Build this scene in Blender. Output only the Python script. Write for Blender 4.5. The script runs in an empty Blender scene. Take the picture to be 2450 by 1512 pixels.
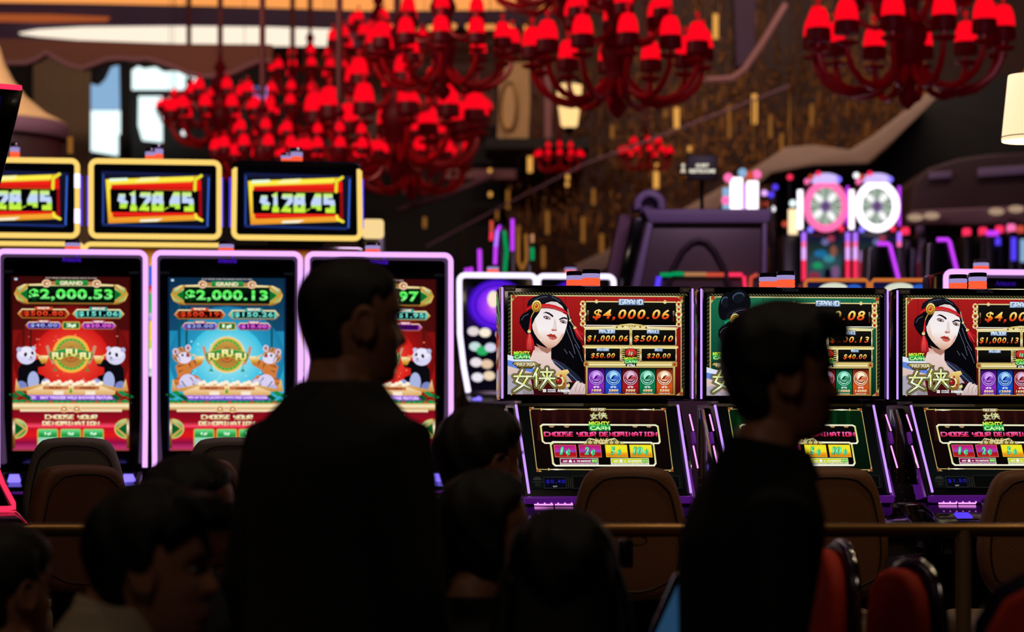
import bpy, bmesh, math, random
from mathutils import Vector, Matrix, geometry
random.seed(7)
SC = bpy.context.scene
COL = SC.collection
PI = math.pi
rad = math.radians

# ---------------------------------------------------------------- camera
W, H, F, HZ, EYE = 2450.0, 1512.0, 5736.0, 1050.0, 1.40
cam_d = bpy.data.cameras.new('camera')
cam = bpy.data.objects.new('camera', cam_d)
COL.objects.link(cam)
cam.location = (0, 0, EYE)
cam.rotation_euler = (rad(90), 0, 0)
cam_d.sensor_width = 36.0
cam_d.lens = F / W * 36.0
cam_d.shift_y = (HZ - H / 2) / W
cam_d.clip_end = 200
cam_d.dof.use_dof = True
cam_d.dof.focus_distance = 8.35
cam_d.dof.aperture_fstop = 2.6
SC.camera = cam
SC.view_settings.view_transform = 'Standard'
SC.view_settings.look = 'None'
SC.view_settings.gamma = 1
SC.view_settings.use_curve_mapping = False
SC.view_settings.exposure = 0.0

# ---------------------------------------------------------------- world and room light
world = bpy.data.worlds.new('world')
SC.world = world
world.use_nodes = True
world.node_tree.nodes['Background'].inputs[0].default_value = (0.02, 0.014, 0.014, 1)
world.node_tree.nodes['Background'].inputs[1].default_value = 0.3


def srgb(h):
    h = h.lstrip('#')
    if len(h) == 3:
        h = ''.join(c * 2 for c in h)
    out = []
    for i in (0, 2, 4):
        v = int(h[i:i + 2], 16) / 255
        out.append(v / 12.92 if v <= 0.04045 else ((v + 0.055) / 1.055) ** 2.4)
    return tuple(out)


def at(px, py, Y):
    return Vector(((px - W / 2) / F * Y, Y, EYE - (py - HZ) / F * Y))


def lamp(name, kind, loc, energy, color, size=0.1, target=None, spot=None, size_y=None):
    d = bpy.data.lights.new(name, kind)
    d.energy = energy
    d.color = color
    if kind == 'AREA':
        d.size = size
        if size_y:
            d.shape = 'RECTANGLE'
            d.size_y = size_y
    else:
        d.shadow_soft_size = size
    if spot:
        d.spot_size = rad(spot)
        d.spot_blend = 0.6
    o = bpy.data.objects.new(name, d)
    COL.objects.link(o)
    o.location = loc
    if target is not None:
        o.rotation_euler = (Vector(target) - Vector(loc)).to_track_quat('-Z', 'Y').to_euler()
    return o


WARM = (1.0, 0.72, 0.45)
# unseen warm area fills added to brighten the bead curtain, stairs and left bays
lamp('wall_fill', 'AREA', (2.6, 22.5, 7.2), 95, WARM, 5.0, (2.6, 28, 3.2), size_y=0.4)
lamp('wall_fill', 'AREA', (4.4, 20.5, 6.9), 60, (1.0, .75, .7), 3.0, (3.8, 26, 4.0), size_y=0.4)
lamp('left_bay_fill', 'AREA', (-3.6, 17.5, 6.6), 300, (1.0, .74, .58), 4.0, (-3.6, 24, 5.2), size_y=0.4)
# added fills: lilac on the kiosk front, warm on the people from camera side
lamp('kiosk_fill', 'AREA', (1.6, 10.2, 5.2), 120, (.85, .55, .85), 2.5, (1.3, 14.8, 2.2), size_y=.4)
lamp('front_fill', 'AREA', (-.8, 1.6, 4.6), 9, (1.0, .78, .6), .9, (0, 7.5, 1.0), size_y=.6)
# downlights over the gaming platform
for lx, ly, e in ((-1.9, 5.5, 10), (.72, 6.9, 12), (.65, 5.5, 10), (2.2, 6.9, 12), (2.06, 5.5, 10), (-1.2, 8.2, 12)):
    lamp('downlight', 'SPOT', (lx, ly, 4.6), e * 2.2, WARM, 0.05, (lx, ly + .5, 0), spot=75)


# ---------------------------------------------------------------- materials
MATS = {}


def mk(name, color, rough=.5, metal=0., emit=None, strength=1., bump=0., scale=40., spec=.5, var=0., coat=0., alpha=1.):
    m = bpy.data.materials.new(name)
    m.use_nodes = True
    nt = m.node_tree
    b = nt.nodes['Principled BSDF']
    c = srgb(color) if isinstance(color, str) else color
    b.inputs['Base Color'].default_value = (*c, 1)
    b.inputs['Roughness'].default_value = rough
    b.inputs['Metallic'].default_value = metal
    b.inputs['Specular IOR Level'].default_value = spec
    b.inputs['Coat Weight'].default_value = coat
    if emit:
        e = srgb(emit) if isinstance(emit, str) else emit
        b.inputs['Emission Color'].default_value = (*e, 1)
        b.inputs['Emission Strength'].default_value = strength
    if bump or var:
        tc = nt.nodes.new('ShaderNodeTexCoord')
        n = nt.nodes.new('ShaderNodeTexNoise')
        n.inputs['Scale'].default_value = scale
        n.inputs['Detail'].default_value = 4
        nt.links.new(tc.outputs['Object'], n.inputs['Vector'])
        if bump:
            bp = nt.nodes.new('ShaderNodeBump')
            bp.inputs['Strength'].default_value = bump
            bp.inputs['Distance'].default_value = .01
            nt.links.new(n.outputs['Fac'], bp.inputs['Height'])
            nt.links.new(bp.outputs['Normal'], b.inputs['Normal'])
        if var:
            mx = nt.nodes.new('ShaderNodeMixRGB')
            mx.inputs['Color1'].default_value = (*[v * (1 - var) for v in c], 1)
            mx.inputs['Color2'].default_value = (*[min(1, v * (1 + var)) for v in c], 1)
            nt.links.new(n.outputs['Fac'], mx.inputs['Fac'])
            nt.links.new(mx.outputs['Color'], b.inputs['Base Color'])
    MATS[name] = m
    return m


def glow(name, color, strength=1., rim=None):
    """a lamp surface: pure emission"""
    m = bpy.data.materials.new(name)
    m.use_nodes = True
    nt = m.node_tree
    nt.nodes.clear()
    out = nt.nodes.new('ShaderNodeOutputMaterial')
    e = nt.nodes.new('ShaderNodeEmission')
    e.inputs[0].default_value = (*(srgb(color) if isinstance(color, str) else color), 1)
    e.inputs[1].default_value = strength
    nt.links.new(e.outputs[0], out.inputs[0])
    MATS[name] = m
    return m


def screen_mat():
    m = bpy.data.materials.new('display_image')
    m.use_nodes = True
    nt = m.node_tree
    nt.nodes.clear()
    out = nt.nodes.new('ShaderNodeOutputMaterial')
    e = nt.nodes.new('ShaderNodeEmission')
    a = nt.nodes.new('ShaderNodeAttribute')
    a.attribute_name = 'Col'
    nt.links.new(a.outputs['Color'], e.inputs[0])
    nt.links.new(e.outputs[0], out.inputs[0])
    return m


M_SCREEN = screen_mat()
mk('black_plastic', '#0c0c10', .32, spec=.5)
mk('black_gloss', '#060609', .12, spec=.6, coat=.5)
mk('dark_metal', '#1a1a20', .3, .8)
mk('gunmetal_blue', '#15162c', .3, .3)
mk('chrome', '#c8c8cc', .12, 1.)
mk('post_tan', '#9a7a58', .5, .2)
mk('brass_rail', '#8a6430', .27, .6, var=.1, scale=8)
mk('brass', '#7c5c2a', .30, 1., var=.1, scale=8)
mk('leather_brown', '#8a5a3a', .5, bump=.25, scale=220, var=.12)
mk('leather_grey', '#948880', .55, bump=.25, scale=220, var=.1)
mk('leather_welt', '#3c2518', .5)
mk('seat_cream', '#b9a489', .55, bump=.2, scale=200)
mk('orange_fabric', '#dc340f', .7, bump=.3, scale=300, var=.1)
mk('purple_shell', '#26193c', .3, .2)
mk('carpet', '#241310', .95, bump=.6, scale=160, var=.4)
mk('platform_carpet', '#2a1512', .95, bump=.6, scale=140, var=.4)
mk('wall_brown', '#5b3a30', .55, bump=.1, scale=6, var=.25)
mk('wall_dark', '#0d0b0c', .8, var=.2, scale=3)
mk('plaster_mauve', '#6b4a5c', .7, var=.12, scale=3)
mk('ceiling_mauve', '#4b3550', .8, var=.1, scale=2)
mk('valance_brown', '#6b3d2c', .8, bump=.2, scale=30, var=.12)
mk('valance_trim', '#84585e', .7)
mk('canopy_cream', '#c9a574', .75, bump=.15, scale=20, var=.1)
mk('drape_brown', '#7a6248', .8, bump=.2, scale=20, var=.15)
mk('drape_beige', '#b59468', .8, bump=.2, scale=20, var=.15)
mk('stair_stone', '#866e62', .6, var=.12, scale=5)
mk('stair_glass', '#3a2b2c', .15, spec=.6, var=.2, scale=4)
mk('bead_gold', '#6e4620', .36, .8, var=.5, scale=9)
mk('red_glass', '#8a000a', .38, .0, spec=.3, emit='#b00014', strength=.03)  # weak emission puts the shades' red haze into the glass
mk('red_glass_dark', '#40000a', .5, .0, spec=.12, emit='#90000c', strength=.05)  # stem and skirts also glow faintly for the red haze
mk('red_cord', '#4a0008', .7)
mk('skin', '#b47a5c', .5, bump=.08, scale=120, var=.08)
mk('skin_deep', '#8f5a44', .5, bump=.08, scale=120, var=.08)
mk('eye_white', '#a8a49c', .3)
mk('hair_black', '#060506', .42, bump=.5, scale=260)
mk('hair_brown', '#120a07', .45, bump=.5, scale=260)
mk('cloth_black', '#0a0a0b', .9, bump=.3, scale=300)
mk('cloth_charcoal', '#1c1b1a', .9, bump=.3, scale=300)
mk('cloth_navy', '#0d1018', .9, bump=.3, scale=300)
mk('cloth_cream', '#c0ab90', .85, bump=.3, scale=300)
mk('trousers', '#101013', .9, bump=.3, scale=260)
mk('shoe', '#0a0908', .4)
mk('kiosk_lilac', '#75628a', .5, var=.1, scale=4)
mk('kiosk_panel', '#4a3440', .35, var=.12, scale=3)
mk('kiosk_arch', '#2e1e28', .4)
mk('bronze_fascia', '#3c282c', .45, .2, var=.15, scale=2)
mk('sign_black', '#0a0a0c', .5)
mk('purple_acrylic', '#5a1a86', .25, spec=.6, emit='#8a2ac8', strength=.20)  # emission stands in for LED light falling on the trim
mk('candle_glass', '#2a2230', .08, spec=.8, coat=.6)
mk('shade_fabric', '#fff0d0', .8, emit='#ffe4b0', strength=1.1)

glow('neon_lilac', (.80, .42, 1.0), 1.25)
glow('neon_violet', (.42, .16, 1.0), 1.35)
glow('strip_violet', (.52, .27, 1.0), 1.3)
glow('neon_white', (.86, .74, 1.0), 1.6)
glow('neon_yellow', (1.0, .66, .16), 1.05)
glow('neon_red', (1.0, .03, .10), 1.15)
glow('neon_magenta', (.62, .05, 1.0), 1.1)
glow('neon_pink', (1.0, .16, .42), 1.2)
glow('neon_hotwhite', (1.0, .88, 1.0), 2.0)
glow('neon_orange', (.75, .20, .04), .75)
glow('neon_blue', (.10, .05, 1.0), 1.1)
glow('led_blue', (.22, .16, 1.0), 1.6)
glow('led_pink', (1.0, .30, 1.0), 1.6)
glow('neon_green', (.0, .34, .10), .9)
glow('neon_coral', (.75, .09, .05), .8)
glow('neon_tan', (.55, .24, .10), .8)
glow('lens_red', (1.0, .10, .035), 1.15)
glow('lens_white', (.42, .34, .72), .8)
glow('lens_bright', (1.0, .98, 1.0), 1.4)
glow('shade_red', (1.0, .002, .012), 1.05)
glow('bulb_red', (.85, .012, .02), .45)
glow('cove_cream', (1.0, .85, .68), 1.08)
glow('cove_orange', (1.0, .36, .09), 1.0)
glow('cove_orange_dim', (.75, .16, .04), .5)
glow('window_cyan', (.82, 1.0, 1.0), 1.3)
glow('window_blue', (.30, .52, .80), .85)
glow('lamp_gold', (1.0, .46, .09), .85)
glow('lamp_gold_dim', (.45, .17, .03), .55)
glow('lantern_glass', (1.0, .62, .24), 1.25)
glow('display_blue', (.012, .040, .085), 1.15)
glow('reader_blue', (.13, .24, .85), 1.0)
glow('text_white', (.80, .76, .66), 1.0)
glow('spill_tan', (.50, .33, .22), .8)


def tag(o, label=None, cat=None, group=None, kind=None):
    if label:
        o['label'] = label
    if cat:
        o['category'] = cat
    if group:
        o['group'] = group
    if kind:
        o['kind'] = kind
    return o


def empty(name, loc, rz=0., label=None, cat=None, group=None, scale=1.):
    o = bpy.data.objects.new(name, None)
    o.empty_display_size = .1
    COL.objects.link(o)
    o.location = loc
    o.rotation_euler = (0, 0, rz)
    o.scale = (scale,) * 3
    return tag(o, label, cat, group)


def copy_tree(o, parent=None):
    c = o.copy()
    COL.objects.link(c)
    if parent is not None:
        c.parent = parent
    for ch in list(o.children):
        copy_tree(ch, c)
    return c


class MB:
    """collects shapes for one mesh object"""

    def __init__(s):
        s.v, s.f, s.m, s.mi = [], [], [], 0

    def add(s, vs, fs):
        k = len(s.v)
        s.v += [tuple(v) for v in vs]
        for f in fs:
            s.f.append([i + k for i in f])
            s.m.append(s.mi)
        return s

    def bm(s, b, mat=None):
        b.verts.index_update()
        vs = [(mat @ v.co if mat else v.co.copy()) for v in b.verts]
        fs = [[v.index for v in f.verts] for f in b.faces]
        b.free()
        return s.add(vs, fs)

    def box(s, c, size, bevel=0., seg=2, rot=None):
        b = bmesh.new()
        bmesh.ops.create_cube(b, size=1)
        for v in b.verts:
            v.co = Vector((v.co.x * size[0], v.co.y * size[1], v.co.z * size[2]))
        if bevel:
            bmesh.ops.bevel(b, geom=list(b.edges), offset=bevel, segments=seg, affect='EDGES', profile=.5)
        m = Matrix.Translation(c)
        if rot:
            m = m @ (Matrix.Rotation(rot[2], 4, 'Z') @ Matrix.Rotation(rot[1], 4, 'Y') @ Matrix.Rotation(rot[0], 4, 'X'))
        return s.bm(b, m)

    def prism(s, poly, y0, y1, bevel=0., seg=3, axis='y'):
        """closed outline in x,z pushed from y0 to y1"""
        b = bmesh.new()
        if axis == 'y':
            lo = [b.verts.new((x, y0, z)) for x, z in poly]
            hi = [b.verts.new((x, y1, z)) for x, z in poly]
        elif axis == 'x':
            lo = [b.verts.new((y0, x, z)) for x, z in poly]
            hi = [b.verts.new((y1, x, z)) for x, z in poly]
        else:
            lo = [b.verts.new((x, z, y0)) for x, z in poly]
            hi = [b.verts.new((x, z, y1)) for x, z in poly]
        n = len(poly)
        b.faces.new(lo)
        b.faces.new(hi[::-1])
        for i in range(n):
            j = (i + 1) % n
            b.faces.new((lo[j], lo[i], hi[i], hi[j]))
        bmesh.ops.recalc_face_normals(b, faces=list(b.faces))
        if bevel:
            es = [e for e in b.edges if any(len(f.verts) == n for f in e.link_faces)]
            bmesh.ops.bevel(b, geom=es, offset=bevel, segments=seg, affect='EDGES', profile=.5)
        return s.bm(b)

    def tube(s, pts, r, n=8, closed=False, caps=True, flat=1.):
        pts = [Vector(p) for p in pts]
        k = len(pts)
        rs = r if isinstance(r, (list, tuple)) else [r] * k
        T = []
        for i in range(k):
            a = pts[(i - 1) % k] if (closed or i) else pts[i]
            c = pts[(i + 1) % k] if (closed or i < k - 1) else pts[i]
            T.append((c - a).normalized())
        up = Vector((0, 1, 0)) if abs(T[0].y) < .9 else Vector((1, 0, 0))
        N = (up - T[0] * up.dot(T[0])).normalized()
        vs, fs = [], []
        for i in range(k):
            N = (N - T[i] * N.dot(T[i])).normalized()
            B = T[i].cross(N)
            for j in range(n):
                a = 2 * PI * j / n
                vs.append(pts[i] + N * (math.cos(a) * rs[i] * flat) + B * (math.sin(a) * rs[i]))
        for i in range(k if closed else k - 1):
            for j in range(n):
                a, b2 = i * n + j, i * n + (j + 1) % n
                c, d = ((i + 1) % k) * n + (j + 1) % n, ((i + 1) % k) * n + j
                fs.append((a, b2, c, d))
        if caps and not closed:
            fs.append(tuple(range(n))[::-1])
            fs.append(tuple((k - 1) * n + j for j in range(n)))
        return s.add(vs, fs)

    def lathe(s, prof, n=20, c=(0, 0, 0), sx=1., sy=1.):
        vs, fs = [], []
        for r, z in prof:
            for j in range(n):
                a = 2 * PI * j / n
                vs.append((c[0] + r * math.cos(a) * sx, c[1] + r * math.sin(a) * sy, c[2] + z))
        k = len(prof)
        for i in range(k - 1):
            for j in range(n):
                fs.append((i * n + j, i * n + (j + 1) % n, (i + 1) * n + (j + 1) % n, (i + 1) * n + j))
        fs.append(tuple(range(n))[::-1])
        fs.append(tuple((k - 1) * n + j for j in range(n)))
        return s.add(vs, fs)

    def ball(s, c, r, n=12, m=8):
        r = r if isinstance(r, (tuple, list)) else (r, r, r)
        prof = [(max(1e-4, math.sin(PI * i / m)), -math.cos(PI * i / m)) for i in range(m + 1)]
        k = len(s.v)
        s.lathe(prof, n)
        for i in range(k, len(s.v)):
            v = s.v[i]
            s.v[i] = (c[0] + v[0] * r[0], c[1] + v[1] * r[1], c[2] + v[2] * r[2])
        return s

    def loft(s, rings, cap=True):
        n = len(rings[0])
        vs = [p for rg in rings for p in rg]
        fs = []
        for i in range(len(rings) - 1):
            for j in range(n):
                fs.append((i * n + j, i * n + (j + 1) % n, (i + 1) * n + (j + 1) % n, (i + 1) * n + j))
        if cap:
            fs.append(tuple(range(n))[::-1])
            fs.append(tuple((len(rings) - 1) * n + j for j in range(n)))
        return s.add(vs, fs)

    def build(s, name, mats, parent=None, smooth=40., loc=None, fix=True):
        me = bpy.data.meshes.new(name)
        me.from_pydata(s.v, [], s.f)
        if not isinstance(mats, (list, tuple)):
            mats = [mats]
        for m in mats:
            me.materials.append(MATS[m] if isinstance(m, str) else m)
        if len(mats) > 1:
            me.polygons.foreach_set('material_index', s.m)
        if fix:
            b = bmesh.new()
            b.from_mesh(me)
            bmesh.ops.recalc_face_normals(b, faces=list(b.faces))
            b.to_mesh(me)
            b.free()
        if smooth:
            me.polygons.foreach_set('use_smooth', [True] * len(me.polygons))
            me.set_sharp_from_angle(angle=rad(smooth))
        me.update()
        o = bpy.data.objects.new(name, me)
        COL.objects.link(o)
        if parent is not None:
            o.parent = parent
        if loc is not None:
            o.location = loc
        return o


def rrect_pts(x0, z0, x1, z1, r, n=6, y=0.):
    pts = []
    for cx, cz, a0 in ((x1 - r, z1 - r, 0), (x0 + r, z1 - r, 90), (x0 + r, z0 + r, 180), (x1 - r, z0 + r, 270)):
        for i in range(n + 1):
            a = rad(a0 + 90 * i / n)
            pts.append((cx + r * math.cos(a), y, cz + r * math.sin(a)))
    return pts


def remesh(mb, voxel, smooth=2):
    """union of overlapping shapes as one continuous skin"""
    me = bpy.data.meshes.new('t')
    me.from_pydata(mb.v, [], mb.f)
    b = bmesh.new()
    b.from_mesh(me)
    bmesh.ops.recalc_face_normals(b, faces=list(b.faces))
    b.to_mesh(me)
    b.free()
    o = bpy.data.objects.new('t', me)
    COL.objects.link(o)
    m = o.modifiers.new('r', 'REMESH')
    m.mode = 'VOXEL'
    m.voxel_size = voxel
    if smooth:
        sm = o.modifiers.new('s', 'SMOOTH')
        sm.iterations = smooth
        sm.factor = .5
    dg = bpy.context.evaluated_depsgraph_get()
    ev = bpy.data.meshes.new_from_object(o.evaluated_get(dg), depsgraph=dg)
    bpy.data.objects.remove(o)
    bpy.data.meshes.remove(me)
    ev.polygons.foreach_set('use_smooth', [True] * len(ev.polygons))
    return ev


def mesh_obj(name, me, mat, parent=None):
    me.materials.clear()
    me.materials.append(MATS[mat])
    o = bpy.data.objects.new(name, me)
    COL.objects.link(o)
    if parent is not None:
        o.parent = parent
    return o
# ---------------------------------------------------------------- pictures shown on the displays (flat, self-lit)
FONT = bpy.data.curves.new('lettering', 'FONT')
FONT_OB = bpy.data.objects.new('lettering', FONT)
_txt = {}


def text_tris(s, bold, shear, space):
    key = (s, bold, shear, space)
    if key not in _txt:
        FONT.body = s
        FONT.offset = bold
        FONT.shear = shear
        FONT.space_character = space
        FONT.resolution_u = 4
        me = FONT_OB.to_mesh()
        me.calc_loop_triangles()
        vs = [(v.co.x, v.co.y) for v in me.vertices]
        ts = [tuple(t.vertices) for t in me.loop_triangles]
        FONT_OB.to_mesh_clear()
        x0, x1 = min(v[0] for v in vs), max(v[0] for v in vs)
        y0, y1 = min(v[1] for v in vs), max(v[1] for v in vs)
        _txt[key] = ([((x - x0) / (x1 - x0), (y1 - y) / (y1 - y0)) for x, y in vs], ts)
    return _txt[key]


# block letters with square shoulders, drawn as strokes on a 2 x 4 cell
BLOCK = {
    'A': [[(0, 4), (0, 1), (1, 0), (2, 1), (2, 4)], [(0, 2.4), (2, 2.4)]], 'B': [[(0, 0), (0, 4), (2, 4), (2, 2), (0, 2)], [(0, 0), (1.7, 0), (1.7, 2)]],
    'C': [[(2, .6), (2, 0), (0, 0), (0, 4), (2, 4), (2, 3.4)]], 'D': [[(0, 0), (0, 4), (1.4, 4), (2, 3.2), (2, .8), (1.4, 0), (-.35, 0)]],
    'E': [[(2, 0), (0, 0), (0, 4), (2, 4)], [(0, 2), (1.7, 2)]], 'G': [[(2, .4), (2, 0), (0, 0), (0, 4), (2, 4), (2, 2), (1.1, 2)]],
    'H': [[(0, 0), (0, 4)], [(2, 0), (2, 4)], [(0, 2), (2, 2)]], 'I': [[(0, 0), (1.4, 0)], [(.7, 0), (.7, 4)], [(0, 4), (1.4, 4)]],
    'J': [[(.4, 0), (2, 0), (2, 4), (0, 4), (0, 3)]], 'M': [[(0, 4), (0, 0), (2.4, 0), (2.4, 4)], [(1.2, 0), (1.2, 3)]], 'N': [[(0, 4), (0, 0), (2, 4), (2, 0)]],
    'O': [[(0, 0), (2, 0), (2, 4), (0, 4), (0, -.2)]], 'R': [[(0, 4), (0, 0), (2, 0), (2, 2), (0, 2), (2, 4)]], 'S': [[(2, 0), (0, 0), (0, 2), (2, 2), (2, 4), (0, 4)]],
    'T': [[(-.1, 0), (2.1, 0)], [(1, 0), (1, 4)]], 'U': [[(0, 0), (0, 4), (2, 4), (2, 0)]], 'X': [[(0, 0), (2, 4)], [(2, 0), (0, 4)]],
    'Y': [[(0, 0), (0, 2), (2, 2)], [(2, 0), (2, 4), (.3, 4)]],
    '1': [[(.2, .5), (.9, 0), (.9, 4)], [(0, 4), (1.9, 4)]], '2': [[(0, .9), (.2, .2), (1.8, .2), (1.9, 1.4), (0, 4), (2, 4)]],
    '8': [[(.15, 0), (1.85, 0), (1.85, 1.8), (.15, 1.8), (.15, -.1)], [(0, 1.9), (0, 4), (2, 4), (2, 1.9)]], '4': [[(1.5, 4), (1.5, 0), (.9, 0), (0, 2), (0, 2.7), (2, 2.7)]],
    '5': [[(2, 0), (.1, 0), (.1, 1.7), (1.9, 1.7), (2, 2.2), (2, 4), (0, 4)]], '.': [[(0, 3.8), (.1, 4)]],
    '$': [[(1.5, .7), (.3, .7), (.1, 1.6), (1.5, 2.5), (1.3, 3.3), (0, 3.3)], [(.8, .1), (.8, .9)], [(.8, 3.1), (.8, 4)]],
}


def clip_band(poly, lo, hi):
    for keep_gt, t in ((True, lo), (False, hi)):
        out = []
        for i in range(len(poly)):
            a, b = poly[i], poly[(i + 1) % len(poly)]
            ina = a[1] >= t if keep_gt else a[1] <= t
            inb = b[1] >= t if keep_gt else b[1] <= t
            if ina:
                out.append(a)
            if ina != inb:
                u = (t - a[1]) / (b[1] - a[1])
                out.append((a[0] + (b[0] - a[0]) * u, t))
        poly = out
        if len(poly) < 3:
            return []
    return poly


class Art:
    def __init__(s, ox=0, oy=0, sc=1., dx=0, dy=0, gain=1.):
        s.V, s.Fc, s.C, s.L = [], [], [], 0
        s.frame(ox, oy, sc)
        s.gain = gain
        s.ymax = 1e9

    def frame(s, ox, oy, sc=1.):
        s.ox, s.oy, s.sc = ox, oy, sc
        return s

    def p(s, q):
        return (s.ox + q[0] / s.sc, s.oy + q[1] / s.sc)

    def _put(s, poly, cols):
        k = len(s.V)
        s.V += [(x, min(y, s.ymax), s.L) for x, y in poly]
        s.C += cols
        s.Fc.append(list(range(k, k + len(poly))))

    def tris(s, pts, tri, fill, same=False):
        """pts already in picture pixels"""
        if not same:
            s.L += 1
        if isinstance(fill, str):
            c = srgb(fill)
            for t in tri:
                s._put([pts[i] for i in t], [c] * 3)
            return s
        y0 = min(q[1] for q in pts)
        y1 = max(q[1] for q in pts) + 1e-9
        st = [(a, srgb(c)) for a, c in fill]
        for t in tri:
            P = [pts[i] for i in t]
            for (a, ca), (b, cb) in zip(st[:-1], st[1:]):
                if b <= a:
                    continue
                ya, yb = y0 + (y1 - y0) * a, y0 + (y1 - y0) * b
                q = clip_band(P, ya, yb)
                if q:
                    cs = []
                    for x, y in q:
                        u = (y - ya) / (yb - ya)
                        cs.append(tuple(ca[i] + (cb[i] - ca[i]) * u for i in range(3)))
                    s._put(q, cs)
        return s

    def poly(s, pts, fill, same=False, raw=False):
        P = pts if raw else [s.p(q) for q in pts]
        tri = geometry.tessellate_polygon([[Vector((x, y, 0)) for x, y in P]])
        return s.tris(P, tri, fill, same)

    def rect(s, x0, y0, x1, y1, fill, same=False):
        return s.poly([(x0, y0), (x1, y0), (x1, y1), (x0, y1)], fill, same)

    def rr(s, x0, y0, x1, y1, r, fill, same=False):
        pts = []
        for cx, cy, a0 in ((x1 - r, y0 + r, -90), (x1 - r, y1 - r, 0), (x0 + r, y1 - r, 90), (x0 + r, y0 + r, 180)):
            for i in range(5):
                a = rad(a0 + 90 * i / 4)
                pts.append((cx + r * math.cos(a), cy + r * math.sin(a)))
        return s.poly(pts, fill, same)

    def box(s, x0, y0, x1, y1, w, edge, fill, r=0):
        if r:
            s.rr(x0, y0, x1, y1, r, edge)
            return s.rr(x0 + w, y0 + w, x1 - w, y1 - w, max(.5, r - w), fill)
        s.rect(x0, y0, x1, y1, edge)
        return s.rect(x0 + w, y0 + w, x1 - w, y1 - w, fill)

    def ell(s, cx, cy, rx, ry, fill, rot=0, n=22, same=False):
        c, d = math.cos(rad(rot)), math.sin(rad(rot))
        pts = []
        for i in range(n):
            a = 2 * PI * i / n
            x, y = rx * math.cos(a), ry * math.sin(a)
            pts.append((cx + x * c - y * d, cy + x * d + y * c))
        return s.poly(pts, fill, same)

    def radial(s, cx, cy, rx, ry, cin, cout, n=28, mid=None):
        s.L += 1
        c0, c1 = srgb(cin), srgb(cout)
        ctr = s.p((cx, cy))
        rim = [s.p((cx + rx * math.cos(2 * PI * i / n), cy + ry * math.sin(2 * PI * i / n))) for i in range(n)]
        for i in range(n):
            s._put([ctr, rim[i], rim[(i + 1) % n]], [c0, c1, c1])
        return s

    def line(s, pts, w, fill, same=False, round_=True):
        P = [Vector(s.p(q)) for q in pts]
        ws = [x / s.sc / 2 for x in (w if isinstance(w, (list, tuple)) else [w] * len(P))]
        L, R = [], []
        for i, q in enumerate(P):
            a = P[i - 1] if i else q
            b = P[i + 1] if i < len(P) - 1 else q
            d1 = (q - a).normalized() if i else (b - q).normalized()
            d2 = (b - q).normalized() if i < len(P) - 1 else d1
            t = (d1 + d2)
            t = t.normalized() if t.length > 1e-6 else d1
            n = Vector((-t.y, t.x))
            m = min(1.6, 1 / max(.3, n.dot(Vector((-d1.y, d1.x)))))
            L.append(q + n * ws[i] * m)
            R.append(q - n * ws[i] * m)
        pts2, tri = [tuple(v) for v in L + R], []
        k = len(P)
        for i in range(k - 1):
            tri += [(i, i + 1, k + i + 1), (i, k + i + 1, k + i)]
        if round_:
            for e in (0, k - 1):
                if ws[e] > .4:
                    b = len(pts2)
                    pts2 += [(P[e].x + ws[e] * math.cos(2 * PI * j / 10), P[e].y + ws[e] * math.sin(2 * PI * j / 10)) for j in range(10)]
                    tri += [(b, b + j, b + j + 1) for j in range(1, 9)]
        return s.tris(pts2, tri, fill, same)

    def strokes(s, ls, w, fill, grow=0):
        s.L += 1
        for l in ls:
            s.line(l, w + grow, fill, same=True)
        return s

    def text(s, t, x0, y0, x1, y1, fill, bold=.03, shear=0., space=1., out=None, ow=.03):
        vs, ts = None, None
        for f, b in ((out, bold + ow), (fill, bold)):
            if f is None:
                continue
            vs, ts = text_tris(t, b, shear, space)
            g = ow * .5 * (y1 - y0) if f is out else 0
            s.tris([s.p((x0 - g + u * (x1 - x0 + 2 * g), y0 - g + v * (y1 - y0 + 2 * g))) for u, v in vs], ts, f)
        return s

    def block(s, t, x0, y0, x1, y1, fill, w=.8, gap=1.0, out=None):
        """square block lettering; w is stroke width in cells"""
        pen, items = 0., []
        for ch in t:
            if ch == ' ':
                pen += 1.6
                continue
            ls = BLOCK[ch]
            mn = min(x for l in ls for x, y in l)
            mx = max(x for l in ls for x, y in l)
            items.append((pen - max(mn, 0) * 0, ls))
            pen += max(mx, .3) + w * .72 + gap * .35
        tot = pen - gap * .35 - w * .72
        hw = w / 2
        kx = (x1 - x0) / (tot + w)
        ky = (y1 - y0) / (4 + w)
        for f, g in ((out, .5), (fill, 0)):
            if f is None:
                continue
            allp, allt = [], []
            for off, ls in items:
                for l in ls:
                    q = Art()
                    q.line([(off + hw + x, hw + y) for x, y in l], w + g, '#fff', round_=False)
                    b = len(allp)
                    allp += [s.p((x0 + vx * kx, y0 + vy * ky)) for vx, vy, _ in q.V]
                    allt += [[b + i for i in fc] for fc in q.Fc]
            s.tris(allp, allt, f)
        return s

    def build(s, name, parent, fn, step=8e-5):
        me = bpy.data.meshes.new(name)
        me.from_pydata([fn(x, y, -l * step) for x, y, l in s.V], [], s.Fc)
        at_ = me.attributes.new('Col', 'FLOAT_COLOR', 'POINT')
        g = s.gain
        flat = []
        for c in s.C:
            flat += [c[0] * g, c[1] * g, c[2] * g, 1.]
        at_.data.foreach_set('color', flat)
        me.materials.append(M_SCREEN)
        o = bpy.data.objects.new(name, me)
        COL.objects.link(o)
        o.parent = parent
        return o


GOLD = [(0, '#f4eaa0'), (.35, '#c8a84a'), (.6, '#fff6c0'), (1, '#8a6a24')]
GOLDD = [(0, '#c8b870'), (.5, '#8a7434'), (1, '#5c4818')]
AMT = [(0, '#ffe9a0'), (.35, '#f6c240'), (.62, '#e8561c'), (1, '#c01410')]
ICE = [(0, '#e6f2ff'), (1, '#a8c4e8')]


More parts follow.
